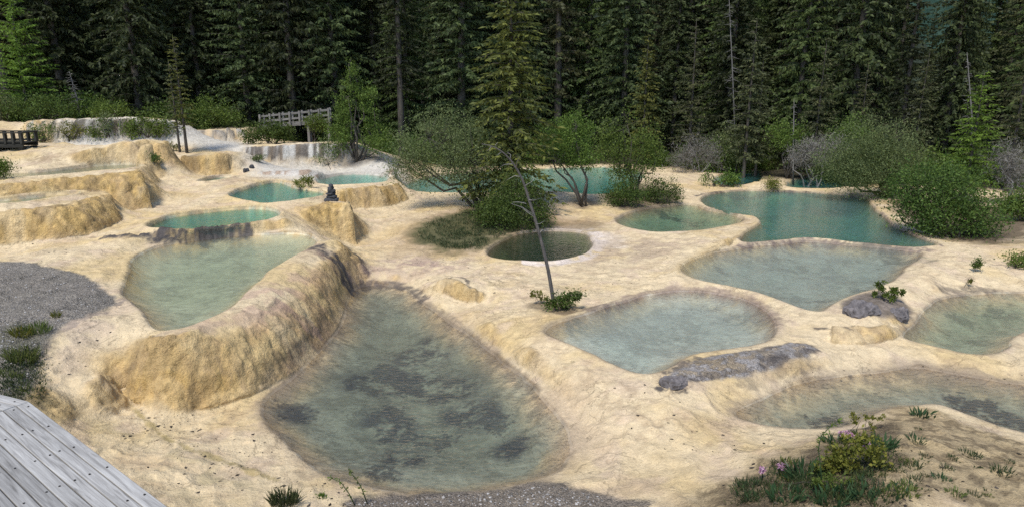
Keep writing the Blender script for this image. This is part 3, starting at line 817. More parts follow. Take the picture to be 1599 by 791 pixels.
WAT = {'A': CLR, 'B': GRN, 'C': TEAL, 'D': TEAL, 'E': TEAL, 'F': TEAL, 'G': DARK, 'H': ((.6, .22, .36), (.16, .28, .21), .5), 'I': ((.75, .22, .30), (.15, .27, .24), .6),
       'J': ((.28, .11, .13), (.30, .34, .31), .7), 'K': ((.24, .09, .11), (.34, .38, .34), .7), 'L': ((.22, .11, .2), (.22, .28, .2), .2), 'M': CLR,
       'N': ((.4, .3, .5), (.34, .34, .22), .8), 'O': ((.6, .25, .45), (.25, .33, .22), .8), 'Q': TEAL, 'T': TEAL, 'U': TEAL}
WLAB = {'A': 'clear grey green front pool with dark algae patches on its bed', 'B': 'pale milky green pool above the bulging lumpy wall', 'C': 'narrow teal pool behind the dark crusted rim',
 'D': 'turquoise pool beside the stacked stone cairn', 'E': 'small pool at the foot of the white terraces', 'F': 'deep turquoise pool behind the middle trees', 'G': 'round dark pool behind the leaning bare sapling',
 'H': 'shallow greenish pool in front of the wooded island', 'I': 'teal pool with sky sheen beside the big willow', 'J': 'broad pale shallow pool in front of the teal one at right', 'K': 'pale pool with dark crust island on its near shore',
 'L': 'pale green pool at the right edge beside the dark rock', 'M': 'shallow murky pool behind the flowering mound', 'N': 'shallow pool on the upper left terrace', 'O': 'narrow green pool on the lower left terrace',
 'Q': 'tiny round green pool below the brown terrace', 'T': 'small far teal pool behind the thin white rim', 'U': 'dark teal pool under the far spruces'}
def make_water(k):
    zw = POOLS[k][0]
    s = SD[k]
    wet = ((H < zw + .004) & (s < .10)).reshape(NR, NA)
    cell = wet[:-1] | wet[1:]
    cell = cell | np.roll(cell, -1, 1)
    # keep cells clear of anything that falls below the water outside the pool
    ok = (s < .22).reshape(NR, NA)
    okc = ok[:-1] & ok[1:] & np.roll(ok, -1, 1)[:-1] & np.roll(ok, -1, 1)[1:]
    q = quads.reshape(NR - 1, NA, 4)[cell & okc]
    ids, inv = np.unique(q.ravel(), return_inverse=True)
    v = GV[ids].copy(); d = np.maximum(zw - v[:, 2], 0); v[:, 2] = zw
    # a rim of other, higher pools nearby must not be flooded
    me = mesh_np('water', v, inv.reshape(-1, 4))
    add_attr(me, 'Depth', np.repeat(d[:, None], 3, 1))
    o = link('water', me, water_material('water_' + k, *WAT[k], 1.0 if k != 'B' else .5, 9.0 if k in 'AMKLJ' else 6.0))
    tag(o, WLAB[k], None, None, 'structure')
    return o
for k in POOLS: make_water(k)

# ------------------------------------------------------------------ plant materials
def leaf_mat(name, dark, mid, light, trans=.35, rough=.6, vary=.32):
    m, nt, out = new_mat(name); L = nt.links.new
    ge = N(nt, 'ShaderNodeNewGeometry'); oi = N(nt, 'ShaderNodeObjectInfo')
    cr = N(nt, 'ShaderNodeValToRGB')
    e = cr.color_ramp.elements
    e[0].position = .05; e[0].color = (*dark, 1); e[1].position = .95; e[1].color = (*light, 1)
    x = e.new(.5); x.color = (*mid, 1)
    L(ge.outputs['Random Per Island'], cr.inputs[0])
    hs = N(nt, 'ShaderNodeHueSaturation')
    mr = N(nt, 'ShaderNodeMapRange'); mr.inputs[3].default_value = 1 - vary; mr.inputs[4].default_value = 1 + vary; L(oi.outputs['Random'], mr.inputs[0])
    mh = N(nt, 'ShaderNodeMapRange'); mh.inputs[3].default_value = .488; mh.inputs[4].default_value = .512; L(oi.outputs['Random'], mh.inputs[0])
    L(mr.outputs[0], hs.inputs['Value']); L(mh.outputs[0], hs.inputs['Hue']); L(cr.outputs[0], hs.inputs['Color'])
    df = N(nt, 'ShaderNodeBsdfPrincipled'); df.inputs['Roughness'].default_value = rough; df.inputs['Specular IOR Level'].default_value = .25
    L(hs.outputs[0], df.inputs['Base Color'])
    tl = N(nt, 'ShaderNodeBsdfTranslucent'); L(hs.outputs[0], tl.inputs[0])
    mx = N(nt, 'ShaderNodeMixShader'); mx.inputs[0].default_value = trans
    L(df.outputs[0], mx.inputs[1]); L(tl.outputs[0], mx.inputs[2]); L(mx.outputs[0], out.inputs[0])
    return m
def bark_mat(name, c1, c2, scale=9.0):
    m, nt, out = new_mat(name); L = nt.links.new
    tc = N(nt, 'ShaderNodeTexCoord'); mp = N(nt, 'ShaderNodeMapping'); mp.inputs['Scale'].default_value = (1, 1, .25)
    L(tc.outputs['Object'], mp.inputs[0])
    nz = N(nt, 'ShaderNodeTexNoise', i_Scale=scale, i_Detail=6.0, i_Roughness=.7); L(mp.outputs[0], nz.inputs['Vector'])
    cr = N(nt, 'ShaderNodeValToRGB'); e = cr.color_ramp.elements
    e[0].position = .3; e[0].color = (*c1, 1); e[1].position = .7; e[1].color = (*c2, 1)
    L(nz.outputs['Fac'], cr.inputs[0])
    bs = N(nt, 'ShaderNodeBsdfPrincipled'); bs.inputs['Roughness'].default_value = .9; L(cr.outputs[0], bs.inputs['Base Color'])
    bp = N(nt, 'ShaderNodeBump', i_Strength=.6, i_Distance=.03); L(nz.outputs['Fac'], bp.inputs['Height']); L(bp.outputs[0], bs.inputs['Normal'])
    L(bs.outputs[0], out.inputs[0])
    return m
M_BARK = bark_mat('bark', (.03, .024, .018), (.10, .085, .065))
M_GREYBARK = bark_mat('grey_bark', (.13, .12, .105), (.32, .30, .27), 14)
M_SPRUCE = leaf_mat('spruce_needles', (.026, .036, .013), (.044, .059, .020), (.080, .100, .032), .25, vary=.45)
M_OLIVE = leaf_mat('olive_needles', (0.061, 0.070, 0.019), (0.108, 0.119, 0.026), (0.169, 0.175, 0.036), .3, vary=.12)
M_BROWNSP = leaf_mat('brownish_needles', (0.046, 0.051, 0.022), (0.078, 0.087, 0.035), (0.124, 0.128, 0.050), .3, vary=.15)
M_LARCH = leaf_mat('larch_needles', (0.082, 0.141, 0.022), (0.138, 0.225, 0.031), (0.194, 0.308, 0.042), .4, vary=.1)
M_WILLOW = leaf_mat('willow_leaves', (0.075, 0.099, 0.037), (0.128, 0.160, 0.057), (0.202, 0.239, 0.088), .35, vary=.12)
M_GREEN = leaf_mat('green_leaves', (0.067, 0.104, 0.018), (0.110, 0.166, 0.029), (0.175, 0.236, 0.046), .4, vary=.12)
M_DARKGREEN = leaf_mat('dark_green_leaves', (0.039, 0.068, 0.014), (0.070, 0.113, 0.022), (0.122, 0.177, 0.034), .35, vary=.12)
M_YGREEN = leaf_mat('yellow_green_leaves', (.09, .105, .018), (.16, .17, .028), (.24, .22, .04), .4, vary=.1)
M_GREYTWIG = leaf_mat('grey_twigs', (.10, .092, .078), (.17, .155, .13), (.26, .24, .21), .05, .9, .1)
M_PINK = leaf_mat('pink_petals', (.42, .20, .30), (.55, .30, .42), (.70, .50, .58), .4, vary=.05)

# ------------------------------------------------------------------ plant shapes
def tube(path, radii, sides=6):
    """closed tapered tube along a path -> verts, quads, tris"""
    path = np.asarray(path, float); n = len(path)
    tan = np.gradient(path, axis=0); tan /= np.linalg.norm(tan, axis=1)[:, None] + 1e-9
    ref = np.array([0, 0, 1.0]) if abs(tan[0][2]) < .8 else np.array([1.0, 0, 0])
    V = []
    for i in range(n):
        u = np.cross(tan[i], ref); u /= np.linalg.norm(u) + 1e-9; w = np.cross(tan[i], u)
        for s in range(sides):
            a = 2 * math.pi * s / sides
            V.append(path[i] + radii[i] * (math.cos(a) * u + math.sin(a) * w))
    Q = []
    for i in range(n - 1):
        for s in range(sides):
            s2 = (s + 1) % sides
            Q.append((i * sides + s, i * sides + s2, (i + 1) * sides + s2, (i + 1) * sides + s))
    T = [(0, s + 1, s) for s in range(1, sides - 1)] + [((n - 1) * sides, (n - 1) * sides + s, (n - 1) * sides + s + 1) for s in range(1, sides - 1)]
    return np.array(V), np.array(Q), np.array(T)
class Geo:
    def __init__(s): s.v, s.q, s.t, s.n = [], [], [], 0
    def add(s, V, Q=None, T=None):
        s.v.append(np.asarray(V, float).reshape(-1, 3))
        if Q is not None and len(Q): s.q.append(np.asarray(Q) + s.n)
        if T is not None and len(T): s.t.append(np.asarray(T) + s.n)
        s.n += len(s.v[-1])
    def tube(s, path, radii, sides=6): s.add(*tube(path, radii, sides))
    def mesh(s, name, smooth=True):
        return mesh_np(name, np.vstack(s.v), np.vstack(s.q) if s.q else None, np.vstack(s.t) if s.t else None, smooth)
def unit(v): return v / (np.linalg.norm(v, axis=-1, keepdims=True) + 1e-9)
def kites(base, d, length, width, r, bend=.0):
    """leaf or needle-spray blades: one four-cornered blade each"""
    n = len(base); d = unit(d)
    ref = r.normal(size=(n, 3)); side = unit(np.cross(d, ref))
    L = np.broadcast_to(length, (n,))[:, None]; Wd = np.broadcast_to(width, (n,))[:, None]
    mid = base + d * L * .5; tip = base + d * L; tip[:, 2] -= bend * L[:, 0]
    V = np.stack([base, mid + side * Wd * .5, tip, mid - side * Wd * .5], 1).reshape(-1, 3)
    Q = np.arange(n * 4).reshape(n, 4)
    return V, Q

def conifer_mesh(seed, Ht, R, start=.12, density=1.0, droop=.35, rise=.15, shape=.85, spray=.42, swid=.12, bare=.0, gap=.38, ragged=.3):
    r = np.random.default_rng(seed)
    tr = Geo()
    lean = r.normal(size=2) * .012 * Ht
    zz = np.linspace(-.3, Ht, 9)
    path = np.stack([lean[0] * (zz / Ht) ** 2, lean[1] * (zz / Ht) ** 2, zz], 1)
    tr.tube(path, np.linspace(.011 * Ht + .03, .012, 9), 7)
    nl = int(Ht * (1 - start) / gap)
    zs = np.linspace(start * Ht, Ht * .985, nl) + r.normal(size=nl) * .08
    B, D, LL = [], [], []
    for z in zs:
        f = 1 - (z / Ht - start) / (1 - start)
        f = min(max(f, 0), 1)
        prof = f ** shape * (.55 + .45 * min(1, (z / Ht - start * .6) / .15 + .4)) if f < .97 else .7
        nb = max(3, int(round((4 + 3 * min(f * 2, 1)) * density)))
        for az in np.arange(nb) * 2 * math.pi / nb + r.random() * 6.28:
            az += r.normal() * .25; z0_ = z; z = z + r.normal() * gap * .45
            ln = R * prof * (1 - ragged * r.random()) + .12
            if r.random() < bare:
                z = z0_; continue
            dz = droop * (.6 + .8 * r.random()); rs = rise + .5 * (1 - f) * .6
            m = max(3, int(ln / (.15 / max(density, .5))))
            s = (np.arange(m) + r.random(m) * .6) / m
            px = np.cos(az) * s * ln; py = np.sin(az) * s * ln; pz = z + ln * (rs * s - dz * s * s)
            pts = np.stack([px, py, pz], 1)
            out = np.array([math.cos(az), math.sin(az), 0]); lat = np.array([-math.sin(az), math.cos(az), 0])
            for sg in (-1, 1):
                d = out * .75 + lat * sg * .85 + np.array([0, 0, -.25 - .25 * r.random()])
                B.append(pts); D.append(np.repeat(d[None], m, 0) + r.normal(size=(m, 3)) * .38); LL.append(spray * (1 - .45 * s) * (.7 + .6 * r.random(m)) * min(1, .35 + ln * .6))
            hang = np.array([0, 0, -1.0]) + out * .4
            B.append(pts); D.append(np.repeat(hang[None], m, 0) + r.normal(size=(m, 3)) * .3); LL.append(spray * .7 * (1 - .3 * s) * (.6 + .6 * r.random(m)) * min(1, .35 + ln * .6))
            B.append(pts[-1:]); D.append((out + np.array([0, 0, -.15]))[None]); LL.append(np.array([spray * .9]))
            if r.random() < .45:
                tr.tube(np.stack([pts[0] * 0 + [0, 0, z], pts[m // 2], pts[-1]]), [.018 + .006 * ln, .014, .004], 3)
            z = z0_
    B = np.vstack(B); D = np.vstack(D); LL = np.concatenate(LL)
    B[:, :2] += np.stack([lean[0] * (B[:, 2] / Ht) ** 2, lean[1] * (B[:, 2] / Ht) ** 2], 1)
    V, Q = kites(B, D, LL, swid * (.6 + .8 * r.random(len(LL))), r, .12)
    V2, Q2 = kites(np.array([[lean[0], lean[1], Ht - .3]]), np.array([[0, 0, 1.0]]), .6, .06, r)
    return tr.mesh('trunk'), mesh_np('crown', np.vstack([V, V2]), np.vstack([Q, Q2 + len(V)]), None, False)

def put_tree(name, tmesh, cmesh, loc, rz=0, s=1.0, label=None, cat='tree', group=None, cname='crown', sz=None):
    e = empty(name, loc, rz); e.scale = (s, s, sz or s)
    t = link('trunk', tmesh, None, e); c = link(cname, cmesh, None, e)
    tag(e, label, cat, group)
    return e
def conifer_kind(mat, bark=M_BARK, **kw):
    t, c = conifer_mesh(**kw)
    t.materials.append(bark); c.materials.append(mat)
    return t, c

# ------------------------------------------------------------------ forest of spruces
M_SPRUCE2 = leaf_mat('fresh_spruce_needles', (.045, .066, .020), (.075, .108, .030), (.115, .150, .042), .3)
SPK = [conifer_kind(M_SPRUCE, seed=1, Ht=22, R=3.2, start=.03, droop=.45),
       conifer_kind(M_SPRUCE, seed=2, Ht=22, R=2.8, start=.05, droop=.55, rise=.2, shape=.75),
       conifer_kind(M_SPRUCE, seed=3, Ht=22, R=3.5, start=.04, droop=.3, ragged=.5, shape=.95),
       conifer_kind(M_SPRUCE, seed=4, Ht=22, R=2.7, start=.2, droop=.4, ragged=.55, bare=.12, density=.9),
       conifer_kind(M_SPRUCE2, seed=6, Ht=22, R=3.0, start=.05, droop=.35, ragged=.45),
       conifer_kind(M_BROWNSP, seed=5, Ht=22, R=2.6, start=.16, droop=.35, ragged=.6, bare=.2, density=.85)]
fr = np.random.default_rng(99)
placed = []
FEAT = []   # reserved spots of the single trees
def forest():
    cnt = 0
    tries = 0
    rows = [(1.5, 6, 42), (6, 14, 44), (14, 26, 46), (26, 46, 46), (46, 72, 40)]
    for lo, hi, n in rows:
        k = 0; tries = 0
        while k < n and tries < 4000:
            tries += 1
            a = fr.uniform(-43, 43); 
            off = fr.uniform(lo, hi)
            # distance of the forest edge in this direction
            t = 20.0
            ta = math.tan(math.radians(a))
            while t < 60 and t < np.interp(t * ta, edge[:, 0], edge[:, 1]): t += .3
            y = t + off + (1.5 if lo < 3 else 0); x = y * ta
            azd = math.degrees(math.atan2(x, y))
            if 29.5 < azd < 35 and y > 58: continue
            if -20.5 < azd < -12.5 and y < 42.5: continue
            if any((x - p[0]) ** 2 + (y - p[1]) ** 2 < (2.6 if lo < 7 else 3.0) ** 2 for p in placed): continue
            placed.append((x, y))
            kind = int(fr.choice(6, p=[.25, .24, .2, .11, .12, .08])) if azd < 5 else int(fr.choice(6, p=[.16, .15, .14, .14, .2, .21]))
            s = fr.uniform(.75, 1.15) * (.75 if azd > 26 and y > 45 else 1)
            if azd > 29 and azd < 36: s *= .7
            sec = ('behind the larch at far left' if azd < -30 else 'behind the left back wall' if azd < -22 else 'behind the footbridge' if azd < -13 else 'behind the bushy white terrace tree' if azd < -6 else 'behind the central spruce' if azd < 4 else 'behind the deep turquoise pool' if azd < 14 else 'behind the brown spruces at right' if azd < 25 else 'behind the willow at far right')
            rowl = 'front row' if lo < 3 else 'middle rows' if lo < 20 else 'deep rows'
            lab = (('dark spruce ' if kind != 5 else 'brownish spruce ') + 'in the ' + rowl + ' ' + sec)
            put_tree('spruce_tree', *SPK[kind], (x, y, ground(x, y) - .1), fr.uniform(0, 6.28), s, lab, 'tree',
                     ('dark' if kind != 5 else 'brownish') + ' spruces, ' + rowl + ' ' + sec, sz=s * fr.uniform(.9, 1.2))
            k += 1
forest()

# ------------------------------------------------------------------ single conifers
def single(px, py, kind, topy, label, dist=None, rz=0, name='spruce_tree', Ht=22.0, widen=1.0, group=None):
    b = hit(px, py) if dist is None else PD(px, py, dist)
    z = ground(b[0], b[1]); d = b[1]
    # height so that the tip reaches the pixel row topy
    dy = ray(px, topy); zt = ZC + dy[2] * d / dy[1]
    s = (zt - z) / Ht
    e = put_tree(name, *kind, (b[0], b[1], z - .05), rz, s * widen, label, 'tree', group, sz=s)
    return e
K_CENTRE = conifer_kind(M_OLIVE, seed=21, Ht=12, R=2.1, start=.06, droop=.5, rise=.2, shape=.55, density=1.15, spray=.36, swid=.09, gap=.30, ragged=.45)
K_OLIVE = conifer_kind(M_OLIVE, seed=22, Ht=10, R=1.7, start=.12, droop=.4, shape=.7, spray=.36, swid=.09, gap=.32, ragged=.45)
K_GREYSP = conifer_kind(M_BROWNSP, seed=23, Ht=11, R=2.1, start=.15, droop=.15, rise=.05, shape=.6, spray=.34, swid=.08, bare=.25, ragged=.6)
K_BROWN = conifer_kind(M_BROWNSP, seed=24, Ht=11, R=1.8, start=.22, droop=.35, shape=.65, spray=.36, swid=.09, ragged=.5, bare=.05)
K_LARCH = conifer_kind(M_LARCH, seed=25, Ht=9, R=2.6, start=.15, droop=.25, rise=.28, shape=.6, spray=.34, swid=.07, gap=.30, ragged=.5, density=1.0)
K_LARCH2 = conifer_kind(M_LARCH, seed=26, Ht=9, R=1.9, start=.1, droop=.3, rise=.2, shape=.7, spray=.34, swid=.07, gap=.28, ragged=.45)
K_THIN = conifer_kind(M_OLIVE, seed=27, Ht=7, R=.75, start=.25, droop=.3, shape=.5, spray=.26, swid=.07, gap=.24, ragged=.5)
K_THIN2 = conifer_kind(M_BROWNSP, seed=28, Ht=7, R=.8, start=.3, droop=.3, shape=.5, spray=.26, swid=.07, gap=.24, ragged=.5, bare=.2)
def at_edge(px, extra):
    d = ray(px, 230); ta = d[0] / d[1]; t = 20.0
    while t < 60 and t < np.interp(t * ta, edge[:, 0], edge[:, 1]): t += .3
    return t + extra
single(797, 330, K_CENTRE, -75, 'tall olive green spruce rising behind the spreading willow in the middle', Ht=12, name='spruce_tree', widen=1.35)
single(1003, 245, K_OLIVE, 52, 'yellowish green spruce with lit tips at the dark forest edge', at_edge(1003, 0), Ht=10, rz=1)
single(1075, 262, K_GREYSP, 28, 'sparse grey brown spruce with half bare branches right of the yellowish one', at_edge(1075, 0), Ht=11, rz=2)
single(1160, 285, K_BROWN, 30, 'olive brown spruce with bare trunk foot behind the dark teal pool', at_edge(1160, -.5), Ht=11, rz=.5)
single(1178, 287, K_BROWN, 90, 'smaller brown spruce standing close to the right of its olive neighbour', at_edge(1178, .8), Ht=11, rz=3.5)
single(1268, 270, K_BROWN, 62, 'slim brownish spruce behind the grey shrub at right', at_edge(1268, .5), Ht=11, rz=4.5)
single(1335, 280, K_GREYSP, 100, 'ragged brown spruce behind the round willow', at_edge(1335, 1.5), Ht=11, rz=4)
single(1420, 290, K_BROWN, 78, 'brown spruce filling the gap between willow and larch', at_edge(1420, 2), Ht=11, rz=5.2)
single(1505, 318, K_LARCH2, 112, 'bright green young larch above the big dark bush at right', at_edge(1505, -4.5), Ht=9, name='larch_tree', widen=1.35)
single(1566, 330, K_GREYSP, 30, 'tall half bare spruce at the right edge beside the bright larch', at_edge(1566, -1), Ht=11, rz=1.5)
single(46, 190, K_LARCH, -25, 'bright green larch at the upper left corner', at_edge(46, 1.0), Ht=9, name='larch_tree', widen=1.15)
single(281, 238, K_THIN2, 95, 'thin dark spruce, left of the pair with joined feet', None, Ht=7, rz=.4)
single(292, 239, K_THIN, 58, 'thin yellowish spruce, right of the pair with joined feet', None, Ht=7, rz=2.2)

# ------------------------------------------------------------------ broadleaf trees and shrubs
def broadleaf(name, label, px, py, blobs, mat, n=9000, leaf=(.06, .11), dist=None, bark=M_BARK, limbs=5, cat='shrub', group=None, depth=.85, gaps=.35, seed=0,
              twiggy=.25, trunk_r=.05, crown='crown', lw=.5, clus=.22, foot=.25, droopy=.0):
    """blobs: photograph ellipses (x, y, rx, ry[, forward offset]) giving the crown's lobes"""
    r = np.random.default_rng(1000 + seed)
    b = hit(px, py) if dist is None else PD(px, py, dist)
    z0 = ground(b[0], b[1]); d = b[1]
    base = np.array([b[0], b[1], z0])
    el = []
    for q in blobs:
        off = q[4] if len(q) > 4 else 0
        c = PD(q[0], q[1], d + off); sc = np.linalg.norm(c - [0, 0, ZC]) / math.hypot(1, 0) / FPX
        el.append((c - base, np.array([q[2] * sc, max(q[2], q[3] * .8) * sc * depth, q[3] * sc])))
    vol = np.array([e[1].prod() ** (2 / 3) for e in el]); vol /= vol.sum()
    per = 30
    nc = max(12, int(n / per))
    pick = r.choice(len(el), nc, p=vol)
    dirs = unit(r.normal(size=(nc, 3))); rad = r.random(nc) ** .38
    # uneven outline: lobes push out and in
    ang = np.arctan2(dirs[:, 0], dirs[:, 2]) * 2.2
    rad *= .64 + .58 * vnoise(ang * 1.5 + seed, dirs[:, 1] * 3 + pick * 7.0, seed) + .10 * r.normal(size=nc)
    cc = np.array([el[p][0] for p in pick]) + dirs * np.array([el[p][1] for p in pick]) * rad[:, None]
    keep = vnoise(cc[:, 0] * 2.1 + seed, cc[:, 2] * 2.1 + cc[:, 1], 40 + seed) > gaps * .8
    cc = cc[keep]
    gz = np.array([ground(base[0] + c[0], base[1] + c[1]) for c in cc]) - z0
    cc = cc[cc[:, 2] > gz + .06]
    nc = len(cc)
    clus = min(clus, .42 * min(min(e_[1][0], e_[1][2]) for e_ in el))
    idx = np.repeat(np.arange(nc), per)
    cs = clus * (.6 + .8 * r.random(nc))
    pts = cc[idx] + r.normal(size=(len(idx), 3)) * cs[idx][:, None] * np.array([1, 1, .75])
    gz2 = np.repeat(gz[:0], 1)
    dd = r.normal(size=(len(idx), 3)) + unit(cc)[idx] * .5 + np.array([0, 0, .2 - droopy])
    ln = r.uniform(leaf[0] * .75, leaf[1], len(idx)) * np.repeat(.75 + .5 * r.random(nc), per)
    V, Q = kites(pts, dd, ln, ln * lw, r)
    V[:, 2] = np.maximum(V[:, 2], -.15)
    g = Geo()
    # limbs from the foot into the lobes, twigs out to leaf clumps
    ends = []
    for i in range(limbs):
        e = el[i % len(el)]
        tip = e[0] + e[1] * r.normal(size=3) * .35
        st = np.array([r.normal() * foot * .4, r.normal() * foot * .3, -.1])
        t = np.linspace(0, 1, 6)[:, None]
        ctl = st * (1 - t) + tip * t
        ctl[:, 2] = st[2] + (tip[2] - st[2]) * t[:, 0] ** .8
        ctl[1:-1] += r.normal(size=(4, 3)) * .05 * np.linalg.norm(tip)
        g.tube(ctl, np.linspace(trunk_r, trunk_r * .25, 6), 6)
        ends += [ctl[3], ctl[4], ctl[5]]
    ends = np.array(ends)
    for c in cc[r.random(nc) < twiggy]:
        s = ends[np.argmin(np.linalg.norm(ends - c, axis=1) + r.random(len(ends)) * .3)]
        mid = (s + c) / 2 + r.normal(size=3) * .08
        g.tube(np.array([s, mid, c]), [trunk_r * .22, trunk_r * .14, .003], 3)
    e = empty(name, base)
    tm = g.mesh('trunk'); tm.materials.append(bark)
    cm = mesh_np(crown, V, Q, None, False); cm.materials.append(mat)
    link('trunk' if cat == 'tree' else 'stems', tm, None, e); link(crown if cat == 'tree' else 'foliage', cm, None, e)
    tag(e, label, cat, group)
    return e
BL = broadleaf
# middle group
BL('willow_tree', 'spreading grey green willow leaning left over the turquoise pool', 752, 322, [(690,235,85,58),(650,225,50,42),(640,262,40,36,-.3),(735,245,68,58,-.6),(700,200,60,38),(765,275,50,42,-.5),(690,272,52,26),(735,295,40,26,-.3),(620,250,24,32)], M_WILLOW, 32000, (.06,.11), limbs=9, cat='tree', seed=1, trunk_r=.07, gaps=.38, lw=.35)
BL('leafy_shrub', 'dark green shrub at the foot of the central trees', 800, 357, [(800,330,52,32),(835,343,24,20),(765,335,30,26),(810,300,42,30,.4),(850,332,14,22)], M_DARKGREEN, 18000, (.05,.09), seed=2, trunk_r=.03, gaps=.2)
BL('leafy_shrub', 'low dark shrub spilling left of the central trunks', 745, 345, [(752,330,20,16),(778,322,25,24)], M_DARKGREEN, 3000, (.05,.09), seed=3, trunk_r=.02)
BL('leafy_tree', 'small tree with leaning bare trunk right of the central spruce', 910, 322, [(880,225,38,32),(910,245,30,28),(865,240,22,24),(900,200,30,24),(885,262,14,10)], M_GREEN, 8500, (.06,.11), limbs=5, cat='tree', seed=4, trunk_r=.06, gaps=.38)
BL('leafy_tree', 'multi stemmed light green tree on the wooded island', 988, 308, [(965,200,32,34),(1000,225,34,36),(955,240,34,30),(1015,250,22,26),(980,265,40,16)], M_GREEN, 12000, (.06,.11), limbs=9, cat='tree', seed=5, trunk_r=.05, gaps=.32)
BL('leafy_shrub', 'dark leafy shrub with pale blossoms at the island foot, left one', 972, 322, [(975,300,30,20),(958,308,16,14),(995,308,16,14)], M_DARKGREEN, 6000, (.05,.09), seed=6, trunk_r=.025, gaps=.15)
BL('leafy_shrub', 'dark green shrub at the right end of the wooded island', 1032, 318, [(1030,295,26,20),(1052,304,14,14),(1015,306,14,12)], M_DARKGREEN, 5000, (.05,.09), seed=7, trunk_r=.025, gaps=.15)
BL('leafy_tree', 'bright green bushy tree against the dark forest behind the pool', 872, 262, [(875,208,34,26),(850,220,22,24),(895,215,20,22)], M_GREEN, 7000, (.09,.15), dist=at_edge(872, -.5), cat='tree', seed=8)
BL('dead_shrub', 'grey leafless shrub below the sparse spruce', 1090, 285, [(1085,238,38,28),(1110,245,24,22),(1065,255,22,22)], M_GREYTWIG, 6500, (.12,.28), dist=at_edge(1090, -1.5), bark=M_GREYBARK, seed=9, lw=.07, twiggy=.6, trunk_r=.03)
BL('leafy_shrub', 'low green shrub beside the grey leafless one', 1122, 292, [(1118,278,22,14),(1140,282,14,10)], M_GREEN, 3200, (.07,.12), seed=10)
# right group
BL('willow_bush', 'large round light green willow beside the teal pool', 1392, 308, [(1365,235,62,48),(1335,262,46,36),(1405,255,45,45),(1300,262,26,24),(1380,285,45,26)], M_WILLOW, 32000, (.07,.12), limbs=9, seed=11, trunk_r=.06, gaps=.22, lw=.35).children[1].data.materials[0] = leaf_mat('light_willow_leaves', (.075,.10,.025), (.125,.16,.040), (.19,.225,.065), .35, vary=.05)
BL('leafy_bush', 'huge dark green bush overhanging the rim of the teal pool', 1490, 372, [(1462,318,50,44,.3),(1422,300,32,32,.5),(1505,335,46,42),(1535,355,32,28,-.2),(1470,285,45,30,.8),(1462,350,30,22,.1)], M_DARKGREEN, 24000, (.06,.11), limbs=9, seed=12, trunk_r=.05, gaps=.18)
BL('dead_shrub', 'pale grey shrub left of the round willow', 1272, 278, [(1265,240,32,20),(1290,232,30,18),(1245,250,16,14)], M_GREYTWIG, 7000, (.10,.22), dist=at_edge(1272, -1.8), bark=M_GREYBARK, seed=13, lw=.10, twiggy=.5)
BL('dead_shrub', 'grey tangled shrub at the right edge under the half bare spruce', 1580, 320, [(1578,255,26,30),(1590,285,20,26)], M_GREYTWIG, 5000, (.12,.28), bark=M_GREYBARK, seed=14, lw=.06, twiggy=.8)
BL('leafy_shrub', 'green shrub at the right edge behind the pale beach', 1600, 345, [(1595,318,24,22),(1575,325,14,14)], M_GREEN, 4500, (.06,.1), seed=15)
BL('yellow_shrub', 'small yellow green shrub on the thin rim behind the teal pool', 1208, 297, [(1207,288,13,9)], M_YGREEN, 1300, (.05,.09), seed=16, trunk_r=.015)
BL('leafy_shrub', 'green undergrowth shrub between the brown spruces at right', 1235, 262, [(1230,212,36,22),(1255,225,24,18)], M_GREEN, 5000, (.09,.15), dist=at_edge(1235, .3), seed=17)
BL('leafy_shrub', 'grey green shrub at the forest edge behind the wooded island', 1150, 262, [(1135,225,30,32),(1165,240,22,26)], M_WILLOW, 5000, (.08,.14), dist=at_edge(1150, .6), seed=18)
BL('leafy_shrub', 'fresh green shrub peeping between the trunks right of the pale grey shrub', 1320, 262, [(1325,210,26,26),(1300,220,18,18)], M_GREEN, 4500, (.09,.15), dist=at_edge(1320, 0), seed=19)
# left back group
BL('leafy_tree', 'bushy green tree with forked trunk on the white terrace', 556, 252, [(555,200,40,40),(570,160,30,30),(540,170,26,26),(585,215,22,32),(525,215,26,26),(550,130,16,20),(548,105,8,14)], M_GREEN, 14000, (.07,.12), limbs=9, cat='tree', seed=20, trunk_r=.06, gaps=.32)
BL('leafy_shrub', 'thin pale shrub left of the bushy tree on the white terrace', 512, 262, [(510,235,16,18),(500,252,12,12)], M_WILLOW, 900, (.07,.11), seed=21, trunk_r=.012, gaps=.4)
BL('leafy_shrub', 'round dark green shrub under the wooden footbridge', 425, 224, [(415,206,30,16),(440,208,22,14),(395,214,16,10)], M_DARKGREEN, 6500, (.08,.13), seed=22)
BL('leafy_shrub', 'light green shrub in front of the footbridge rail', 490, 218, [(492,190,15,13),(502,197,12,10)], M_GREEN, 2500, (.07,.12), dist=37.8, seed=23, trunk_r=.02)
BL('leafy_shrub', 'broad green shrub behind the right part of the back wall', 330, 200, [(325,175,34,20),(350,182,24,16),(300,190,26,16)], M_GREEN, 6500, (.09,.14), dist=39.5, seed=24)
BL('leafy_shrub', 'green shrub at the foot of the back wall beside the thin spruces', 232, 214, [(225,198,26,16),(255,200,20,14),(205,204,14,10)], M_GREEN, 5200, (.08,.13), seed=25)
BL('leafy_shrub', 'dark narrow shrub against the back wall', 168, 214, [(167,196,10,16)], M_WILLOW, 1800, (.07,.12), seed=26)
BL('leafy_shrub', 'small round green shrub in front of the back wall', 148, 216, [(147,206,13,9)], M_GREEN, 1800, (.07,.11), seed=27)
BL('leafy_shrub', 'yellowish shrub in the middle of the back wall foot', 112, 218, [(115,204,17,12),(103,210,10,7)], M_YGREEN, 2200, (.06,.1), seed=28)
BL('leafy_shrub', 'leftmost green shrub at the foot of the back wall', 65, 219, [(62,207,20,11)], M_GREEN, 2400, (.07,.11), seed=29)
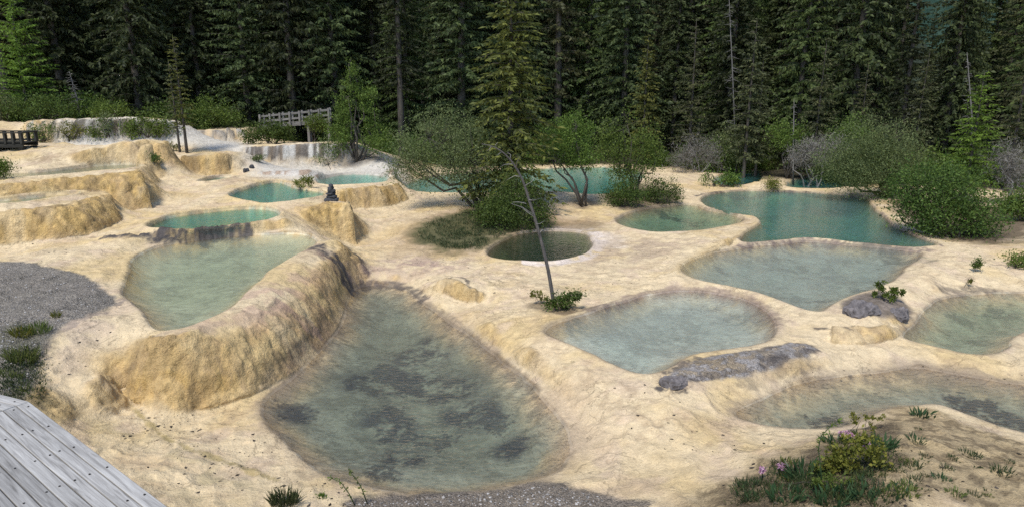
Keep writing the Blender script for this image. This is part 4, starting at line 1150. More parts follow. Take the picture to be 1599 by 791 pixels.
BL('leafy_shrub', 'wide dark shrub on top of the back wall at left', 60, 188, [(70,168,40,16),(30,172,26,14),(100,175,16,10)], M_DARKGREEN, 6000, (.08,.13), dist=35.4, seed=30)
BL('leafy_shrub', 'grey green shrub at the far left on top of the back wall', 8, 188, [(8,168,18,16),(-10,172,14,14)], M_WILLOW, 2600, (.08,.13), dist=35.4, seed=31)
BL('leafy_shrub', 'green shrub on top of the back wall right of the dead tree', 175, 184, [(185,170,22,12),(160,174,16,9)], M_GREEN, 3200, (.08,.13), dist=35.6, seed=32)
BL('yellow_shrub', 'bright yellow green bush beside the thin spruce pair', 272, 236, [(272,224,8,10),(268,218,5,6)], M_YGREEN, 1200, (.05,.09), seed=33, trunk_r=.012)
BL('leafy_shrub', 'small dark green bush below the brown mound', 239, 254, [(239,247,8,7)], M_DARKGREEN, 1000, (.05,.08), seed=34, trunk_r=.012)
BL('yellow_shrub', 'straggly yellow green bush on the rim of the turquoise pool', 474, 294, [(472,286,18,6),(480,281,10,5)], M_YGREEN, 1300, (.04,.08), seed=35, trunk_r=.01, gaps=.5)
BL('leafy_shrub', 'small pale bush at the foot of the white terrace', 401, 252, [(401,247,10,5)], M_WILLOW, 700, (.05,.08), seed=36, trunk_r=.01)
BL('leafy_shrub', 'green shrub below the dark walkway at the left edge', 3, 278, [(2,262,10,12)], M_GREEN, 1500, (.05,.08), seed=37, trunk_r=.015)
# smaller plants
BL('leafy_plant', 'leafy plant growing on the dark rock mound at right', 1388, 470, [(1385,458,20,9),(1375,447,8,10),(1400,456,12,8),(1370,436,3,5)], M_GREEN, 900, (.05,.09), cat='plant', seed=40, trunk_r=.008, gaps=.2, clus=.08, foot=.4)
BL('leafy_plant', 'green bush on the pale beach at the right edge', 1585, 418, [(1585,402,18,12),(1598,406,12,10)], M_GREEN, 1500, (.05,.08), cat='plant', seed=41, trunk_r=.01, gaps=.2, clus=.10)
BL('leafy_plant', 'thin sprig on the slope below the overflowing rim', 1527, 424, [(1527,412,6,9)], M_DARKGREEN, 130, (.05,.08), cat='plant', seed=42, trunk_r=.006, gaps=.1, clus=.06)
BL('leafy_plant', 'tiny pale sprig above the right edge pool', 1508, 445, [(1509,438,6,4)], M_YGREEN, 90, (.04,.07), cat='plant', seed=43, trunk_r=.005, gaps=.1, clus=.05)
BL('leafy_plant', 'leafy bush round the foot of the leaning bare sapling', 878, 483, [(882,468,18,12),(900,462,10,8),(862,474,12,8)], M_DARKGREEN, 1900, (.04,.075), cat='plant', seed=44, trunk_r=.01, gaps=.15, clus=.09)
BL('leafy_plant', 'thin yellowish sprig left of the leaning sapling', 845, 474, [(838,460,10,5),(850,466,6,4)], M_YGREEN, 120, (.04,.07), cat='plant', seed=45, trunk_r=.006, gaps=.1, clus=.05)

# ------------------------------------------------------------------ undergrowth along the forest edge
ug = np.random.default_rng(5)
def bush_proto(seed, mat, n=2600):
    r = np.random.default_rng(seed)
    nc = n // 24
    dirs = unit(r.normal(size=(nc, 3))); dirs[:, 2] = np.abs(dirs[:, 2])
    cc = dirs * np.array([1.0, 1.0, .85]) * (r.random(nc) ** .4 * (.75 + .5 * vnoise(dirs[:, 0] * 3 + seed, dirs[:, 2] * 3, seed)))[:, None]
    idx = np.repeat(np.arange(nc), 24)
    pts = cc[idx] + r.normal(size=(len(idx), 3)) * .13; pts[:, 2] = np.maximum(pts[:, 2], .02)
    ln = r.uniform(.06, .12, len(idx))
    V, Q = kites(pts, r.normal(size=(len(idx), 3)) + [0, 0, .3], ln, ln * .55, r)
    g = Geo()
    for i in range(7):
        c = cc[r.integers(nc)]; g.tube(np.array([[r.normal() * .08, r.normal() * .08, -.15], c * .5 + r.normal(size=3) * .06, c]), [.03, .02, .005], 5)
    cm = mesh_np('foliage', V, Q, None, False); cm.materials.append(mat)
    tm = g.mesh('stems'); tm.materials.append(M_BARK)
    return tm, cm
BP = [bush_proto(1, M_DARKGREEN), bush_proto(2, M_GREEN), bush_proto(3, M_WILLOW), bush_proto(4, M_DARKGREEN, 3200)]
BLAB = ['low dark green shrub in the undergrowth at the forest edge', 'low fresh green shrub in the undergrowth at the forest edge', 'low grey green shrub in the undergrowth at the forest edge', 'low dark green shrub in the undergrowth at the forest edge']
for i in range(120):
    px = ug.uniform(-60, 1660)
    d = at_edge(px, (2.6 if 385 < px < 540 else 0) + ug.uniform(.3, 9) if i % 3 else ug.uniform(.2, 2.5)); q = ray(px, 230); x = q[0] / q[1] * d
    k = int(ug.integers(4)); s = ug.uniform(.7, 1.7)
    e = empty('undergrowth_shrub', (x, d, ground(x, d) - .05), ug.uniform(0, 6.28)); e.scale = (s, s, s * ug.uniform(.7, 1.3))
    link('stems', BP[k][0], None, e); link('foliage', BP[k][1], None, e)
    tag(e, BLAB[k], 'shrub', 'undergrowth shrubs, ' + ('dark', 'fresh', 'grey', 'dark')[k])

# ------------------------------------------------------------------ far mountain seen through the gap
maz = np.radians(np.linspace(-70, 75, 180)); mr_ = np.linspace(900, 2300, 60)
mg, ma = np.meshgrid(mr_, maz, indexing='ij')
mx_, my_ = (mg * np.sin(ma)).ravel(), (mg * np.cos(ma)).ravel()
mz = 30 + (mg.ravel() - 900) * .42 + (fbm(mx_, my_, .004, 5, 7) - .5) * 260 + (fbm(mx_, my_, .03, 3, 17) - .5) * 40
mz[mg.ravel() < 905] = 20
vi2 = np.arange(len(mx_)).reshape(60, 180)
mq = np.stack([vi2[:-1, :-1], vi2[:-1, 1:], vi2[1:, 1:], vi2[1:, :-1]], -1).reshape(-1, 4)
mm, nt, out = new_mat('far_forest')
tc = N(nt, 'ShaderNodeTexCoord'); nz = N(nt, 'ShaderNodeTexNoise', i_Scale=.035, i_Detail=8.0, i_Roughness=.65)
cr = N(nt, 'ShaderNodeValToRGB'); cr.color_ramp.elements[0].position = .35; cr.color_ramp.elements[0].color = (.030, .062, .046, 1); cr.color_ramp.elements[1].position = .65; cr.color_ramp.elements[1].color = (.062, .105, .075, 1)  # blue-green distance haze is mixed into these forest colours
bs = N(nt, 'ShaderNodeBsdfPrincipled'); bs.inputs['Roughness'].default_value = 1; bs.inputs['Specular IOR Level'].default_value = 0
bp = N(nt, 'ShaderNodeBump', i_Strength=1.0, i_Distance=30.0)
nt.links.new(tc.outputs['Object'], nz.inputs['Vector']); nt.links.new(nz.outputs['Fac'], cr.inputs[0]); nt.links.new(cr.outputs[0], bs.inputs['Base Color'])
nt.links.new(nz.outputs['Fac'], bp.inputs['Height']); nt.links.new(bp.outputs[0], bs.inputs['Normal']); nt.links.new(bs.outputs[0], out.inputs[0])
tag(link('mountain', mesh_np('mountain', np.stack([mx_, my_, mz], 1), mq), mm), 'far forested mountainside seen through the gap in the trees', None, None, 'structure')

# ------------------------------------------------------------------ timber
def wood_mat(name, c1, c2, c3, grain=1.0):
    m, nt, out = new_mat(name); L = nt.links.new
    tc = N(nt, 'ShaderNodeTexCoord'); oi = N(nt, 'ShaderNodeObjectInfo')
    ad = N(nt, 'ShaderNodeVectorMath', operation='ADD'); sc = N(nt, 'ShaderNodeVectorMath', operation='SCALE'); sc.inputs[0].default_value = (31, 17, 9)
    L(oi.outputs['Random'], sc.inputs['Scale']); L(tc.outputs['Object'], ad.inputs[0]); L(sc.outputs[0], ad.inputs[1])
    mp = N(nt, 'ShaderNodeMapping'); mp.inputs['Scale'].default_value = (1.3 * grain, 26 * grain, 26 * grain); L(ad.outputs[0], mp.inputs[0])
    nz = N(nt, 'ShaderNodeTexNoise', i_Scale=1.6, i_Detail=7.0, i_Roughness=.62, i_Distortion=1.1); L(mp.outputs[0], nz.inputs['Vector'])
    mp2 = N(nt, 'ShaderNodeMapping'); mp2.inputs['Scale'].default_value = (1.6, 6, 6); L(ad.outputs[0], mp2.inputs[0])
    n2_ = N(nt, 'ShaderNodeTexNoise', i_Scale=1.0, i_Detail=3.0); L(mp2.outputs[0], n2_.inputs['Vector'])
    cr = N(nt, 'ShaderNodeValToRGB'); e = cr.color_ramp.elements
    e[0].position = .28; e[0].color = (*c1, 1); e[1].position = .72; e[1].color = (*c3, 1); e.new(.48).color = (*c2, 1)
    L(nz.outputs['Fac'], cr.inputs[0])
    mr = N(nt, 'ShaderNodeMapRange'); mr.inputs[3].default_value = .8; mr.inputs[4].default_value = 1.12; L(oi.outputs['Random'], mr.inputs[0])
    mr2 = N(nt, 'ShaderNodeMapRange'); mr2.inputs[1].default_value = .3; mr2.inputs[2].default_value = .7; mr2.inputs[3].default_value = .8; mr2.inputs[4].default_value = 1.12; L(n2_.outputs['Fac'], mr2.inputs[0])
    mu = N(nt, 'ShaderNodeMath', operation='MULTIPLY'); L(mr.outputs[0], mu.inputs[0]); L(mr2.outputs[0], mu.inputs[1])
    vm = N(nt, 'ShaderNodeVectorMath', operation='SCALE'); L(cr.outputs[0], vm.inputs[0]); L(mu.outputs[0], vm.inputs['Scale'])
    bs = N(nt, 'ShaderNodeBsdfPrincipled'); bs.inputs['Roughness'].default_value = .8; bs.inputs['Specular IOR Level'].default_value = .2; L(vm.outputs[0], bs.inputs['Base Color'])
    bp = N(nt, 'ShaderNodeBump', i_Strength=.5, i_Distance=.006); L(nz.outputs['Fac'], bp.inputs['Height']); L(bp.outputs[0], bs.inputs['Normal'])
    L(bs.outputs[0], out.inputs[0])
    return m
M_DECK = wood_mat('weathered_boards', (.16, .15, .135), (.33, .315, .29), (.47, .455, .42))
M_RAIL = wood_mat('grey_rail_wood', (.13, .12, .105), (.20, .185, .165), (.28, .265, .235))
M_DARKWOOD = wood_mat('dark_wet_wood', (.020, .020, .017), (.035, .034, .028), (.06, .058, .048))
M_NAIL = bark_mat('rusty_nail', (.015, .013, .012), (.05, .04, .035), 60)
def box_mesh(name, sx, sy, sz, bev=.004):
    bm = bmesh.new(); bmesh.ops.create_cube(bm, size=1.0)
    for v in bm.verts: v.co = Vector((v.co.x * sx, v.co.y * sy, v.co.z * sz))
    if bev: bmesh.ops.bevel(bm, geom=list(bm.edges), offset=bev, segments=1, affect='EDGES')
    me = bpy.data.meshes.new(name); bm.to_mesh(me); bm.free()
    return me
def beam(name, a, b, w, h, mat, parent, bev=.004, roll=True):
    """a squared timber from point a to point b (in the parent's frame)"""
    a, b = Vector(a), Vector(b); d = b - a
    me = box_mesh(name, d.length, w, h, bev); me.materials.append(mat)
    o = link(name, me, None, parent); o.location = (a + b) / 2
    x = d.normalized(); up = Vector((0, 0, 1)) if abs(x.z) < .95 else Vector((1, 0, 0))
    y = up.cross(x).normalized(); z = x.cross(y)
    o.rotation_mode = 'QUATERNION'; o.rotation_quaternion = Matrix((x, y, z)).transposed().to_quaternion()
    return o

# ------------------------------------------------------------------ boardwalk in the lower left corner
ZB = 2.9
c0 = P(45, 626, ZB); c1 = P(268, 795, ZB); cL = P(-60, 600, ZB); j1 = P(-30, 668, ZB)
bw = empty('boardwalk', (c0[0], c0[1], ZB))
tag(bw, 'weathered grey plank boardwalk in the lower left corner', 'boardwalk')
u1 = unit(c1 - c0); v1 = np.array([u1[1], -u1[0], 0]);  v1 = v1 if v1[0] < 0 else -v1
u2 = unit(cL - c0); v2 = np.array([u2[1], -u2[0], 0]);  v2 = v2 if v2[1] < 0 else -v2
jn = unit(v1 + v2)            # the mitred joint runs along the bisector
PWd, GAP, TH = .082, .007, .035
def plank(u, v, k, length, name='plank'):
    lo, hi = k * (PWd + GAP), k * (PWd + GAP) + PWd
    cut = lambda off: off / float(jn @ v) * jn + u * .003
    p = [cut(lo), cut(lo) + u * 0, cut(hi), cut(hi)]
    a0 = cut(lo); b0 = cut(hi)
    far_ = length
    a1 = u * far_ + v * lo; b1 = u * far_ + v * hi
    org = a0
    # local frame: x along the plank
    R = np.stack([u, np.cross([0, 0, 1.0], u), np.array([0, 0, 1.0])])
    loc = lambda q: R @ (q - org)
    top = [loc(a0), loc(a1), loc(b1), loc(b0)]
    dz = rngb.normal() * .0015
    bm = bmesh.new()
    vt = [bm.verts.new((t[0], t[1], dz)) for t in top]; vb = [bm.verts.new((t[0], t[1], dz - TH)) for t in top]
    fs = [vt, vb[::-1]] + [[vb[i], vb[(i + 1) % 4], vt[(i + 1) % 4], vt[i]] for i in range(4)]
    for f in fs: bm.faces.new(f)
    bmesh.ops.recalc_face_normals(bm, faces=list(bm.faces))
    bmesh.ops.bevel(bm, geom=list(bm.edges), offset=.004, segments=1, affect='EDGES')
    me = bpy.data.meshes.new(name); bm.to_mesh(me); bm.free(); me.materials.append(M_DECK)
    o = link(name, me, None, bw); o.location = org
    o.rotation_mode = 'QUATERNION'; o.rotation_quaternion = Matrix(R.T.tolist()).to_quaternion()
    return o
rngb = np.random.default_rng(31)
nail_me = None
def nail(p, pl, R):
    """one nail head, a sub-part of its plank"""
    global nail_me
    if nail_me is None:
        a = np.linspace(0, 2 * math.pi, 7)[:-1]; rr = .0065
        V = [np.array([math.cos(t) * rr, math.sin(t) * rr, z]) for z in (-.01, .003) for t in a]
        g = Geo(); g.add(V, [(i, (i + 1) % 6, 6 + (i + 1) % 6, 6 + i) for i in range(6)], [(6, 6 + i, 7 + i) for i in range(1, 5)])
        nail_me = g.mesh('nail', False); nail_me.materials.append(M_NAIL)
    o = link('nail', nail_me, None, pl); o.location = R @ p
NP = 20
for u, v, length, cnt in ((u1, v1, 4.2, 9), (u2, v2, 3.2, 6)):
    R = np.stack([u, np.cross([0, 0, 1.0], u), np.array([0, 0, 1.0])])
    for k in range(NP):
        pl = plank(u, v, k, length)
        org = np.array(pl.location)
        for m in range(cnt):
            s_ = .10 + m * .47 + rngb.normal() * .014
            off = k * (PWd + GAP) + PWd * (.5 + rngb.choice([-.22, 0, .2])) + rngb.normal() * .006
            st = off / float(jn @ v) * float(jn @ u)
            if st + .03 < s_ < length - .05: nail(u * s_ + v * off + np.array([0, 0, .002]) - org, pl, R)
WD = NP * (PWd + GAP)
for s in (.25, 1.2, 2.2, 3.2):
    beam('joist', u1 * s + v1 * .05 + np.array([0, 0, -.10]), u1 * s + v1 * (WD - .05) + np.array([0, 0, -.10]), .07, .12, M_DECK, bw)
    for off in (.14, WD - .14):
        q = u1 * s + v1 * off; g = ground(c0[0] + q[0], c0[1] + q[1]) - ZB
        beam('post', q + np.array([0, 0, g - .3]), q + np.array([0, 0, -.165]), .1, .1, M_DECK, bw)
for s in (1.0, 2.4):
    beam('joist', u2 * s + v2 * .05 + np.array([0, 0, -.10]), u2 * s + v2 * (WD - .05) + np.array([0, 0, -.10]), .07, .12, M_DECK, bw)
    for off in (.14, WD - .14):
        q = u2 * s + v2 * off; g = ground(c0[0] + q[0], c0[1] + q[1]) - ZB
        beam('post', q + np.array([0, 0, g - .3]), q + np.array([0, 0, -.165]), .1, .1, M_DECK, bw)

# ------------------------------------------------------------------ wooden footbridge before the forest
bd = 38.6
bl, br_ = PD(405, 200, bd), PD(516, 189, bd + .8)
fb = empty('footbridge', bl); tag(fb, 'grey wooden footbridge with post and rail sides before the dark forest', 'footbridge')
sp = br_ - bl; sp_u = unit(sp); back = np.array([-sp_u[1], sp_u[0], 0]) * 1.5
for off in (np.zeros(3), back):
    for h, w in ((.62, .10), (.33, .09)):
        beam('rail', off + np.array([0, 0, h]), off + sp + np.array([0, 0, h]), .06, w, M_RAIL, fb)
    for t in np.linspace(.02, .98, 8):
        q = off + sp * t - unit(back) * .07 * (1 if off is not back else -1)
        beam('post', q + np.array([0, 0, -.1]), q + np.array([0, 0, .74]), .10, .10, M_RAIL, fb)
    beam('side_beam', off + np.array([0, 0, .0]), off + sp, .09, .16, M_RAIL, fb)
for i in range(34):
    q = sp * ((i + .5) / 34) + np.array([0, 0, .10])
    beam('deck_plank', q - unit(back) * .02, q + back + unit(back) * .02, .115, .035, M_RAIL, fb)
for t in (.05, .68, .97):
    for off in (back * .06, back * .94):
        q = sp * t + off; g = ground(bl[0] + q[0], bl[1] + q[1]) - bl[2]
        beam('support_post', q + np.array([0, 0, min(g, -.3) - .3]), q + np.array([0, 0, -.081]), .13, .13, M_RAIL, fb)

# ------------------------------------------------------------------ dark walkway at the left edge
wd_ = 27.5
wa, wb = PD(-70, 224, wd_ - .6), PD(36, 224, wd_)
wk = empty('walkway', wa); tag(wk, 'dark wet wooden walkway with slatted railing at the left edge', 'walkway')
sv = wb - wa; su = unit(sv); bk = np.array([-su[1], su[0], 0]) * 1.4
for off in (np.zeros(3), bk):
    beam('top_rail', off + np.array([0, 0, .42]) - su * .05, off + sv + np.array([0, 0, .42]) + su * .05, .16, .05, M_DARKWOOD, wk)
    beam('lower_rail', off + np.array([0, 0, .07]), off + sv + np.array([0, 0, .07]), .07, .08, M_DARKWOOD, wk)
    for t in np.linspace(.02, .99, 9):
        q = off + sv * t
        beam('post', q + np.array([0, 0, -.02]), q + np.array([0, 0, .393]), .15, .08, M_DARKWOOD, wk)
    beam('side_beam', off + np.array([0, 0, -.10]), off + sv + np.array([0, 0, -.10]), .10, .15, M_DARKWOOD, wk)
beam('end_rail', sv + np.array([0, 0, .42]) + unit(bk) * .085, sv + bk - unit(bk) * .085 + np.array([0, 0, .42]), .12, .05, M_DARKWOOD, wk)
for i in range(20):
    q = sv * ((i + .5) / 20) + np.array([0, 0, -.005])
    beam('deck_plank', q + unit(bk) * .06, q + bk - unit(bk) * .06, .13, .035, M_DARKWOOD, wk)
for t in (.1, .55, .95):
    for off in (bk * .08, bk * .92):
        q = sv * t + off; g = ground(wa[0] + q[0], wa[1] + q[1]) - wa[2]
        beam('support_post', q + np.array([0, 0, min(g, -.3) - .3]), q + np.array([0, 0, -.18]), .2, .2, M_DARKWOOD, wk)

# ------------------------------------------------------------------ stones
M_STONE = bark_mat('dark_stone', (.018, .018, .02), (.075, .075, .08), 12)
M_PEBBLE = leaf_mat('gravel_stones', (.10, .095, .085), (.26, .245, .225), (.50, .48, .45), 0, .9, .1)
M_DEBRIS = leaf_mat('dark_debris', (.02, .016, .012), (.05, .04, .03), (.09, .075, .06), 0, .9, .1)
def rock_mesh(name, r, sx, sy, sz, n=2, rough=.18):
    bm = bmesh.new(); bmesh.ops.create_icosphere(bm, subdivisions=n, radius=1.0)
    ph = r.random(6) * 9
    for v in bm.verts:
        c = v.co
        f = 1 + rough * (math.sin(c.x * 3.1 + ph[0]) * math.sin(c.y * 2.7 + ph[1]) + .6 * math.sin(c.z * 4.3 + ph[2]) * math.sin(c.x * 5 + ph[3])) + r.normal() * rough * .25
        v.co = Vector((c.x * sx * f, c.y * sy * f, max(min(c.z * 1.25, .8), -.8) * sz * f * (1 + (.25 * math.sin(c.x * 9 + ph[4]) * math.sin(c.y * 11 + ph[5]) if n > 2 else 0))))
    me = bpy.data.meshes.new(name); bm.to_mesh(me); bm.free()
    return me
rk = np.random.default_rng(8)
cb = hit(518, 313.5)
ca = empty('stone_cairn', cb); tag(ca, 'little cairn of stacked dark stones on the rim of the turquoise pool', 'cairn')
z = -.03
for sx, sy, sz, dx in ((.25, .21, .085, 0), (.20, .17, .07, .015), (.215, .15, .06, -.015), (.15, .13, .075, .01), (.125, .11, .06, -.005), (.10, .09, .055, .005)):
    me = rock_mesh('stone', rk, sx, sy, sz); me.materials.append(M_STONE)
    o = link('stone', me, None, ca); o.location = (dx, 0, z + sz * .75); o.rotation_euler = (rk.normal() * .05, rk.normal() * .05, rk.random() * 6)
    z += sz * 1.5
for (px, py, s, lab) in ((393, 262, .12, 'dark stone at the foot of the white terrace, upper of two'), (384, 268, .13, 'dark stone at the foot of the white terrace, lower of two')):
    p = hit(px, py); me = rock_mesh('stone', rk, s, s * .8, s); me.materials.append(M_STONE)
    o = link('dark_stone', me); o.location = (p[0], p[1], p[2] + s * .3); tag(o, lab, 'stone')
# craggy crust rocks beside pool K and on the rock mound
def crag(label, px, py, sx, sy, sz, rz=0):
    p = hit(px, py); me = rock_mesh('rock', rk, sx, sy, sz, 4, .13); me.materials.append(M_CRAG)
    o = link('rock', me); o.location = (p[0], p[1], p[2] - sz * .15); o.rotation_euler = (0, 0, rz); tag(o, label, 'rock')
M_CRAG = bark_mat('crag', (.05, .043, .042), (.22, .195, .185), 7)
crag('dark crusted knob at the left tip of the grey gravel island', 1052, 597, .22, .17, .12)
crag('dark craggy rock left of the leafy plant on the rock mound', 1345, 484, .42, .30, .20, .3)
crag('dark craggy rock right of the leafy plant on the rock mound', 1402, 490, .26, .22, .17, 1.1)

# scattered gravel and dark litter
def scatter(name, label, regions, n, size, mat, seed, flat=.6, long=1.0):
    r = np.random.default_rng(seed); g = Geo()
    octv = np.array([(1, 0, 0), (-1, 0, 0), (0, 1, 0), (0, -1, 0), (0, 0, 1), (0, 0, -1)], float)
    tri = [(0, 2, 4), (2, 1, 4), (1, 3, 4), (3, 0, 4), (2, 0, 5), (1, 2, 5), (3, 1, 5), (0, 3, 5)]
    for poly, share in regions:
        poly = np.array(poly, float); k = 0
        lo, hi = poly.min(0), poly.max(0)
        while k < n * share:
            x, y = r.uniform(lo[0], hi[0]), r.uniform(lo[1], hi[1])
            if not inside(np.array([x]), np.array([y]), poly)[0]: continue
            p = hit(x, y)
            s = size[0] * (size[1] / size[0]) ** (r.random() ** 2)
            a = r.random() * 6.28; R = np.array([[math.cos(a), -math.sin(a), 0], [math.sin(a), math.cos(a), 0], [0, 0, 1]])
            V = octv * (.7 + .6 * r.random((6, 1))) * np.array([s * long, s, s * flat]) @ R.T + p + np.array([0, 0, s * flat * .3])
            g.add(V, None, tri); k += 1
    me = g.mesh(name, False); me.materials.append(mat)
    return tag(link(name, me), label, None, None, 'stuff')
scatter('gravel', 'grey loose gravel on the shelves beside the pools', [([(0,412),(60,416),(110,429),(160,448),(182,462),(150,484),(110,499),(80,524),(62,560),(55,620),(0,610)], .6), ([(540,782),(620,782),(690,772),(800,766),(850,756),(900,764),(950,779),(930,789),(540,789)], .25)], 2200, (.006, .022), M_PEBBLE, 3)
scatter('litter', 'dark twigs bark and stones strewn over the pale travertine', [([(190,640),(300,640),(320,680),(260,700),(190,690)], .12), ([(280,660),(420,680),(460,760),(300,780),(230,730)], .16), ([(150,480),(240,540),(200,600),(90,620),(90,560)], .07), ([(640,400),(760,400),(780,470),(640,440)], .06), ([(880,420),(1030,400),(1040,440),(900,460)], .05), ([(900,580),(1150,600),(1150,720),(980,690)], .07), ([(1150,690),(1599,700),(1599,791),(1100,791)], .25), ([(440,740),(560,765),(560,789),(440,789)], .08), ([(20,380),(200,375),(150,400),(20,405)], .05), ([(1240,560),(1599,570),(1599,600),(1260,600)], .05), ([(560,330),(640,320),(640,420),(580,430)], .04)], 620, (.005, .026), M_DEBRIS, 4, .5, 1.8)

# ------------------------------------------------------------------ leaning bare sapling
sb_ = hit(866, 476); dS = sb_[1]
pts = [sb_ - np.array([0, 0, .1])] + [PD(x, y, dS + o) for x, y, o in ((858, 430, .02), (850, 395, .05), (838, 350, .1), (826, 312, .12), (818, 285, .1), (806, 262, .08), (795, 247, .05), (783, 236, 0), (768, 228, -.05), (752, 225, -.08))]
sap = empty('bare_sapling', sb_); tag(sap, 'leaning bare grey sapling in front of the round dark pool', 'tree')
path = np.array(pts) - sb_
g = Geo(); g.tube(chaikin(path, False, 1), np.linspace(.048, .007, len(chaikin(path, False, 1))) , 7)
gm = g.mesh('trunk'); gm.materials.append(bark_mat('sapling_bark', (.035, .03, .026), (.13, .115, .10), 16)); link('trunk', gm, None, sap)
def twig(a, b):
    A, B = PD(a[0], a[1], dS + .06) - sb_, PD(b[0], b[1], dS + rk.normal() * .25) - sb_
    g = Geo(); mid = (A + B) / 2 + rk.normal(size=3) * .03
    g.tube(np.array([A, mid, B]), [.010, .007, .003], 5)
    m = g.mesh('twig'); m.materials.append(M_GREYBARK); link('twig', m, None, sap)
for a, b in (((833, 335), (798, 318)), ((833, 338), (812, 322)), ((826, 312), (842, 310)), ((822, 318), (800, 316)), ((812, 276), (790, 282)), ((806, 262), (812, 245)), ((797, 249), (792, 238)), ((786, 238), (775, 244)), ((820, 290), (834, 278)), ((838, 350), (850, 345)), ((842, 365), (850, 360)), ((768, 228), (760, 236)), ((776, 232), (778, 222)), ((800, 256), (780, 262))):
    twig(a, b)
# dead grey tree at the left, and the bare top above the brown spruce
M_DEADBARK = bark_mat('dead_bark', (.07, .065, .058), (.17, .16, .145), 14)
def dead_tree(label, px, py, top, dist, n=40, spread=10, seed=0):
    r = np.random.default_rng(seed)
    b = PD(px, py, dist); z0 = ground(b[0], b[1]); b[2] = z0
    t = PD(top[0], top[1], dist); e = empty('dead_tree', b); tag(e, label, 'tree')
    v = t - b; g = Geo(); g.tube(np.array([[0, 0, -.2], v * .5 + r.normal(size=3) * .05, v]), [.055, .035, .010], 6)
    m = g.mesh('trunk'); m.materials.append(M_DEADBARK); link('trunk', m, None, e)
    g = Geo(); sc = dist / FPX
    for i in range(n):
        s = r.uniform(.25, .98); p = v * s; a = r.random() * 6.28; ln = spread * sc * (1.15 - s) * r.uniform(.5, 1.2) + .1
        q = p + np.array([math.cos(a) * ln, math.sin(a) * ln, -ln * r.uniform(-.2, .5)])
        g.tube(np.array([p, (p + q) / 2 + r.normal(size=3) * .04, q]), [.018, .012, .004], 4)
    m = g.mesh('branches'); m.materials.append(M_GREYBARK); m.materials[0] = M_DEADBARK; link('branches', m, None, e)['kind'] = 'stuff'
dead_tree('small leaning dead grey tree behind the back wall at left', 128, 190, (108, 112), 36.2, 50, 16, 1)
dead_tree('tall dead grey tree with bare top behind the olive brown spruce', 1152, 260, (1138, -12), at_edge(1152, 1.5), 60, 22, 2)
dead_tree('bleached dead snag above the bright larch at right', 1512, 300, (1510, 82), at_edge(1512, -.5), 45, 14, 3)
dead_tree('pale dead snag at the forest edge beside the slim brownish spruce', 1241, 270, (1240, 155), at_edge(1241, 0), 26, 10, 4)

# ------------------------------------------------------------------ grasses and flowers
def blades(n, rad, h, w, r, spread=.5, base=None):
    a = r.random(n) * 6.28; q = rad * np.sqrt(r.random(n))
    B = np.stack([np.cos(a) * q, np.sin(a) * q, np.full(n, -.02)], 1)
    d = np.stack([np.cos(a) * spread * r.random(n), np.sin(a) * spread * r.random(n), np.ones(n)], 1) + r.normal(size=(n, 3)) * .22
    d[:, 2] = np.abs(d[:, 2]) + .2
    ln = h * (.5 + .7 * r.random(n))
    return kites(B, d, ln, w * (.7 + .6 * r.random(n)), r, .15)
def tuft(label, px, py, n, rad, h, w, mat, seed, spread=.6, name='grass_tuft', group=None):
    r = np.random.default_rng(seed); p = hit(px, py)
    V, Q = blades(n, rad, h, w, r, spread)
    V[:, 2] += np.array([ground(p[0] + x, p[1] + y) for x, y in V[:, :2][::4]]).repeat(4) - p[2]
    m = mesh_np(name, V, Q, None, False); m.materials.append(mat)
    o = link(name, m); o.location = p
    return tag(o, label, 'grass' if 'grass' in name else 'plant', group)
M_GRASS = leaf_mat('grass_blades', (.07, .095, .022), (.12, .15, .035), (.18, .21, .055), .35, vary=.08)
M_GRASSD = leaf_mat('dark_grass_blades', (.028, .042, .016), (.05, .07, .024), (.085, .105, .04), .3, vary=.08)
M_STRAP = leaf_mat('strap_leaves', (.025, .055, .022), (.045, .085, .034), (.08, .13, .055), .3, .4, .05)
tuft('bright green grass tuft on the left gravel, lowest and fullest', 34, 562, 260, .20, .24, .014, M_GRASS, 1)
tuft('bright grass tuft nearest the middle of the left gravel shelf', 58, 516, 200, .20, .20, .014, M_GRASS, 2)
tuft('yellowish herb tuft on the left gravel between two green tufts', 36, 522, 130, .17, .18, .018, M_YGREEN, 3)
tuft('small lone yellow green sprig highest on the left gravel', 88, 494, 60, .07, .15, .014, M_YGREEN, 4)
tuft('small green tuft right above the boardwalk corner', 47, 618, 90, .10, .16, .014, M_GRASS, 5)
tuft('thin green tuft at the left edge above the boardwalk', 14, 586, 110, .16, .14, .012, M_GRASS, 6)
tuft('grass clump at the bottom edge left of the front pool', 445, 786, 320, .16, .26, .012, M_GRASSD, 7)
tuft('small green herb beside the bottom grass clump', 502, 776, 40, .05, .09, .02, M_GREEN, 8, name='herb')
def patch(label, polys, n, h, w, mat, seed):
    r = np.random.default_rng(seed); B = []
    poly = np.array(polys, float); lo, hi = poly.min(0), poly.max(0)
    while len(B) < n:
        x, y = r.uniform(lo[0], hi[0]), r.uniform(lo[1], hi[1])
        if inside(np.array([x]), np.array([y]), poly)[0] and vnoise(np.array([x / 9.]), np.array([y / 6.]), seed)[0] > .35: B.append(hit(x, y))
    B = np.repeat(np.array(B), 5, 0); B[:, :2] += r.normal(size=(len(B), 2)) * .07
    d = r.normal(size=B.shape) * .45; d[:, 2] = 1
    V, Q = kites(B, d, h * (.4 + .8 * r.random(len(B))), w, r, .15)
    m = mesh_np('grass', V, Q, None, False); m.materials.append(mat)
    return tag(link('grass', m), label, None, None, 'stuff')
patch('dark mossy grass under the central willow', [(650,372),(672,348),(725,334),(775,326),(850,342),(800,360),(765,378),(742,392),(695,388)], 1100, .16, .016, M_GRASSD, 21)
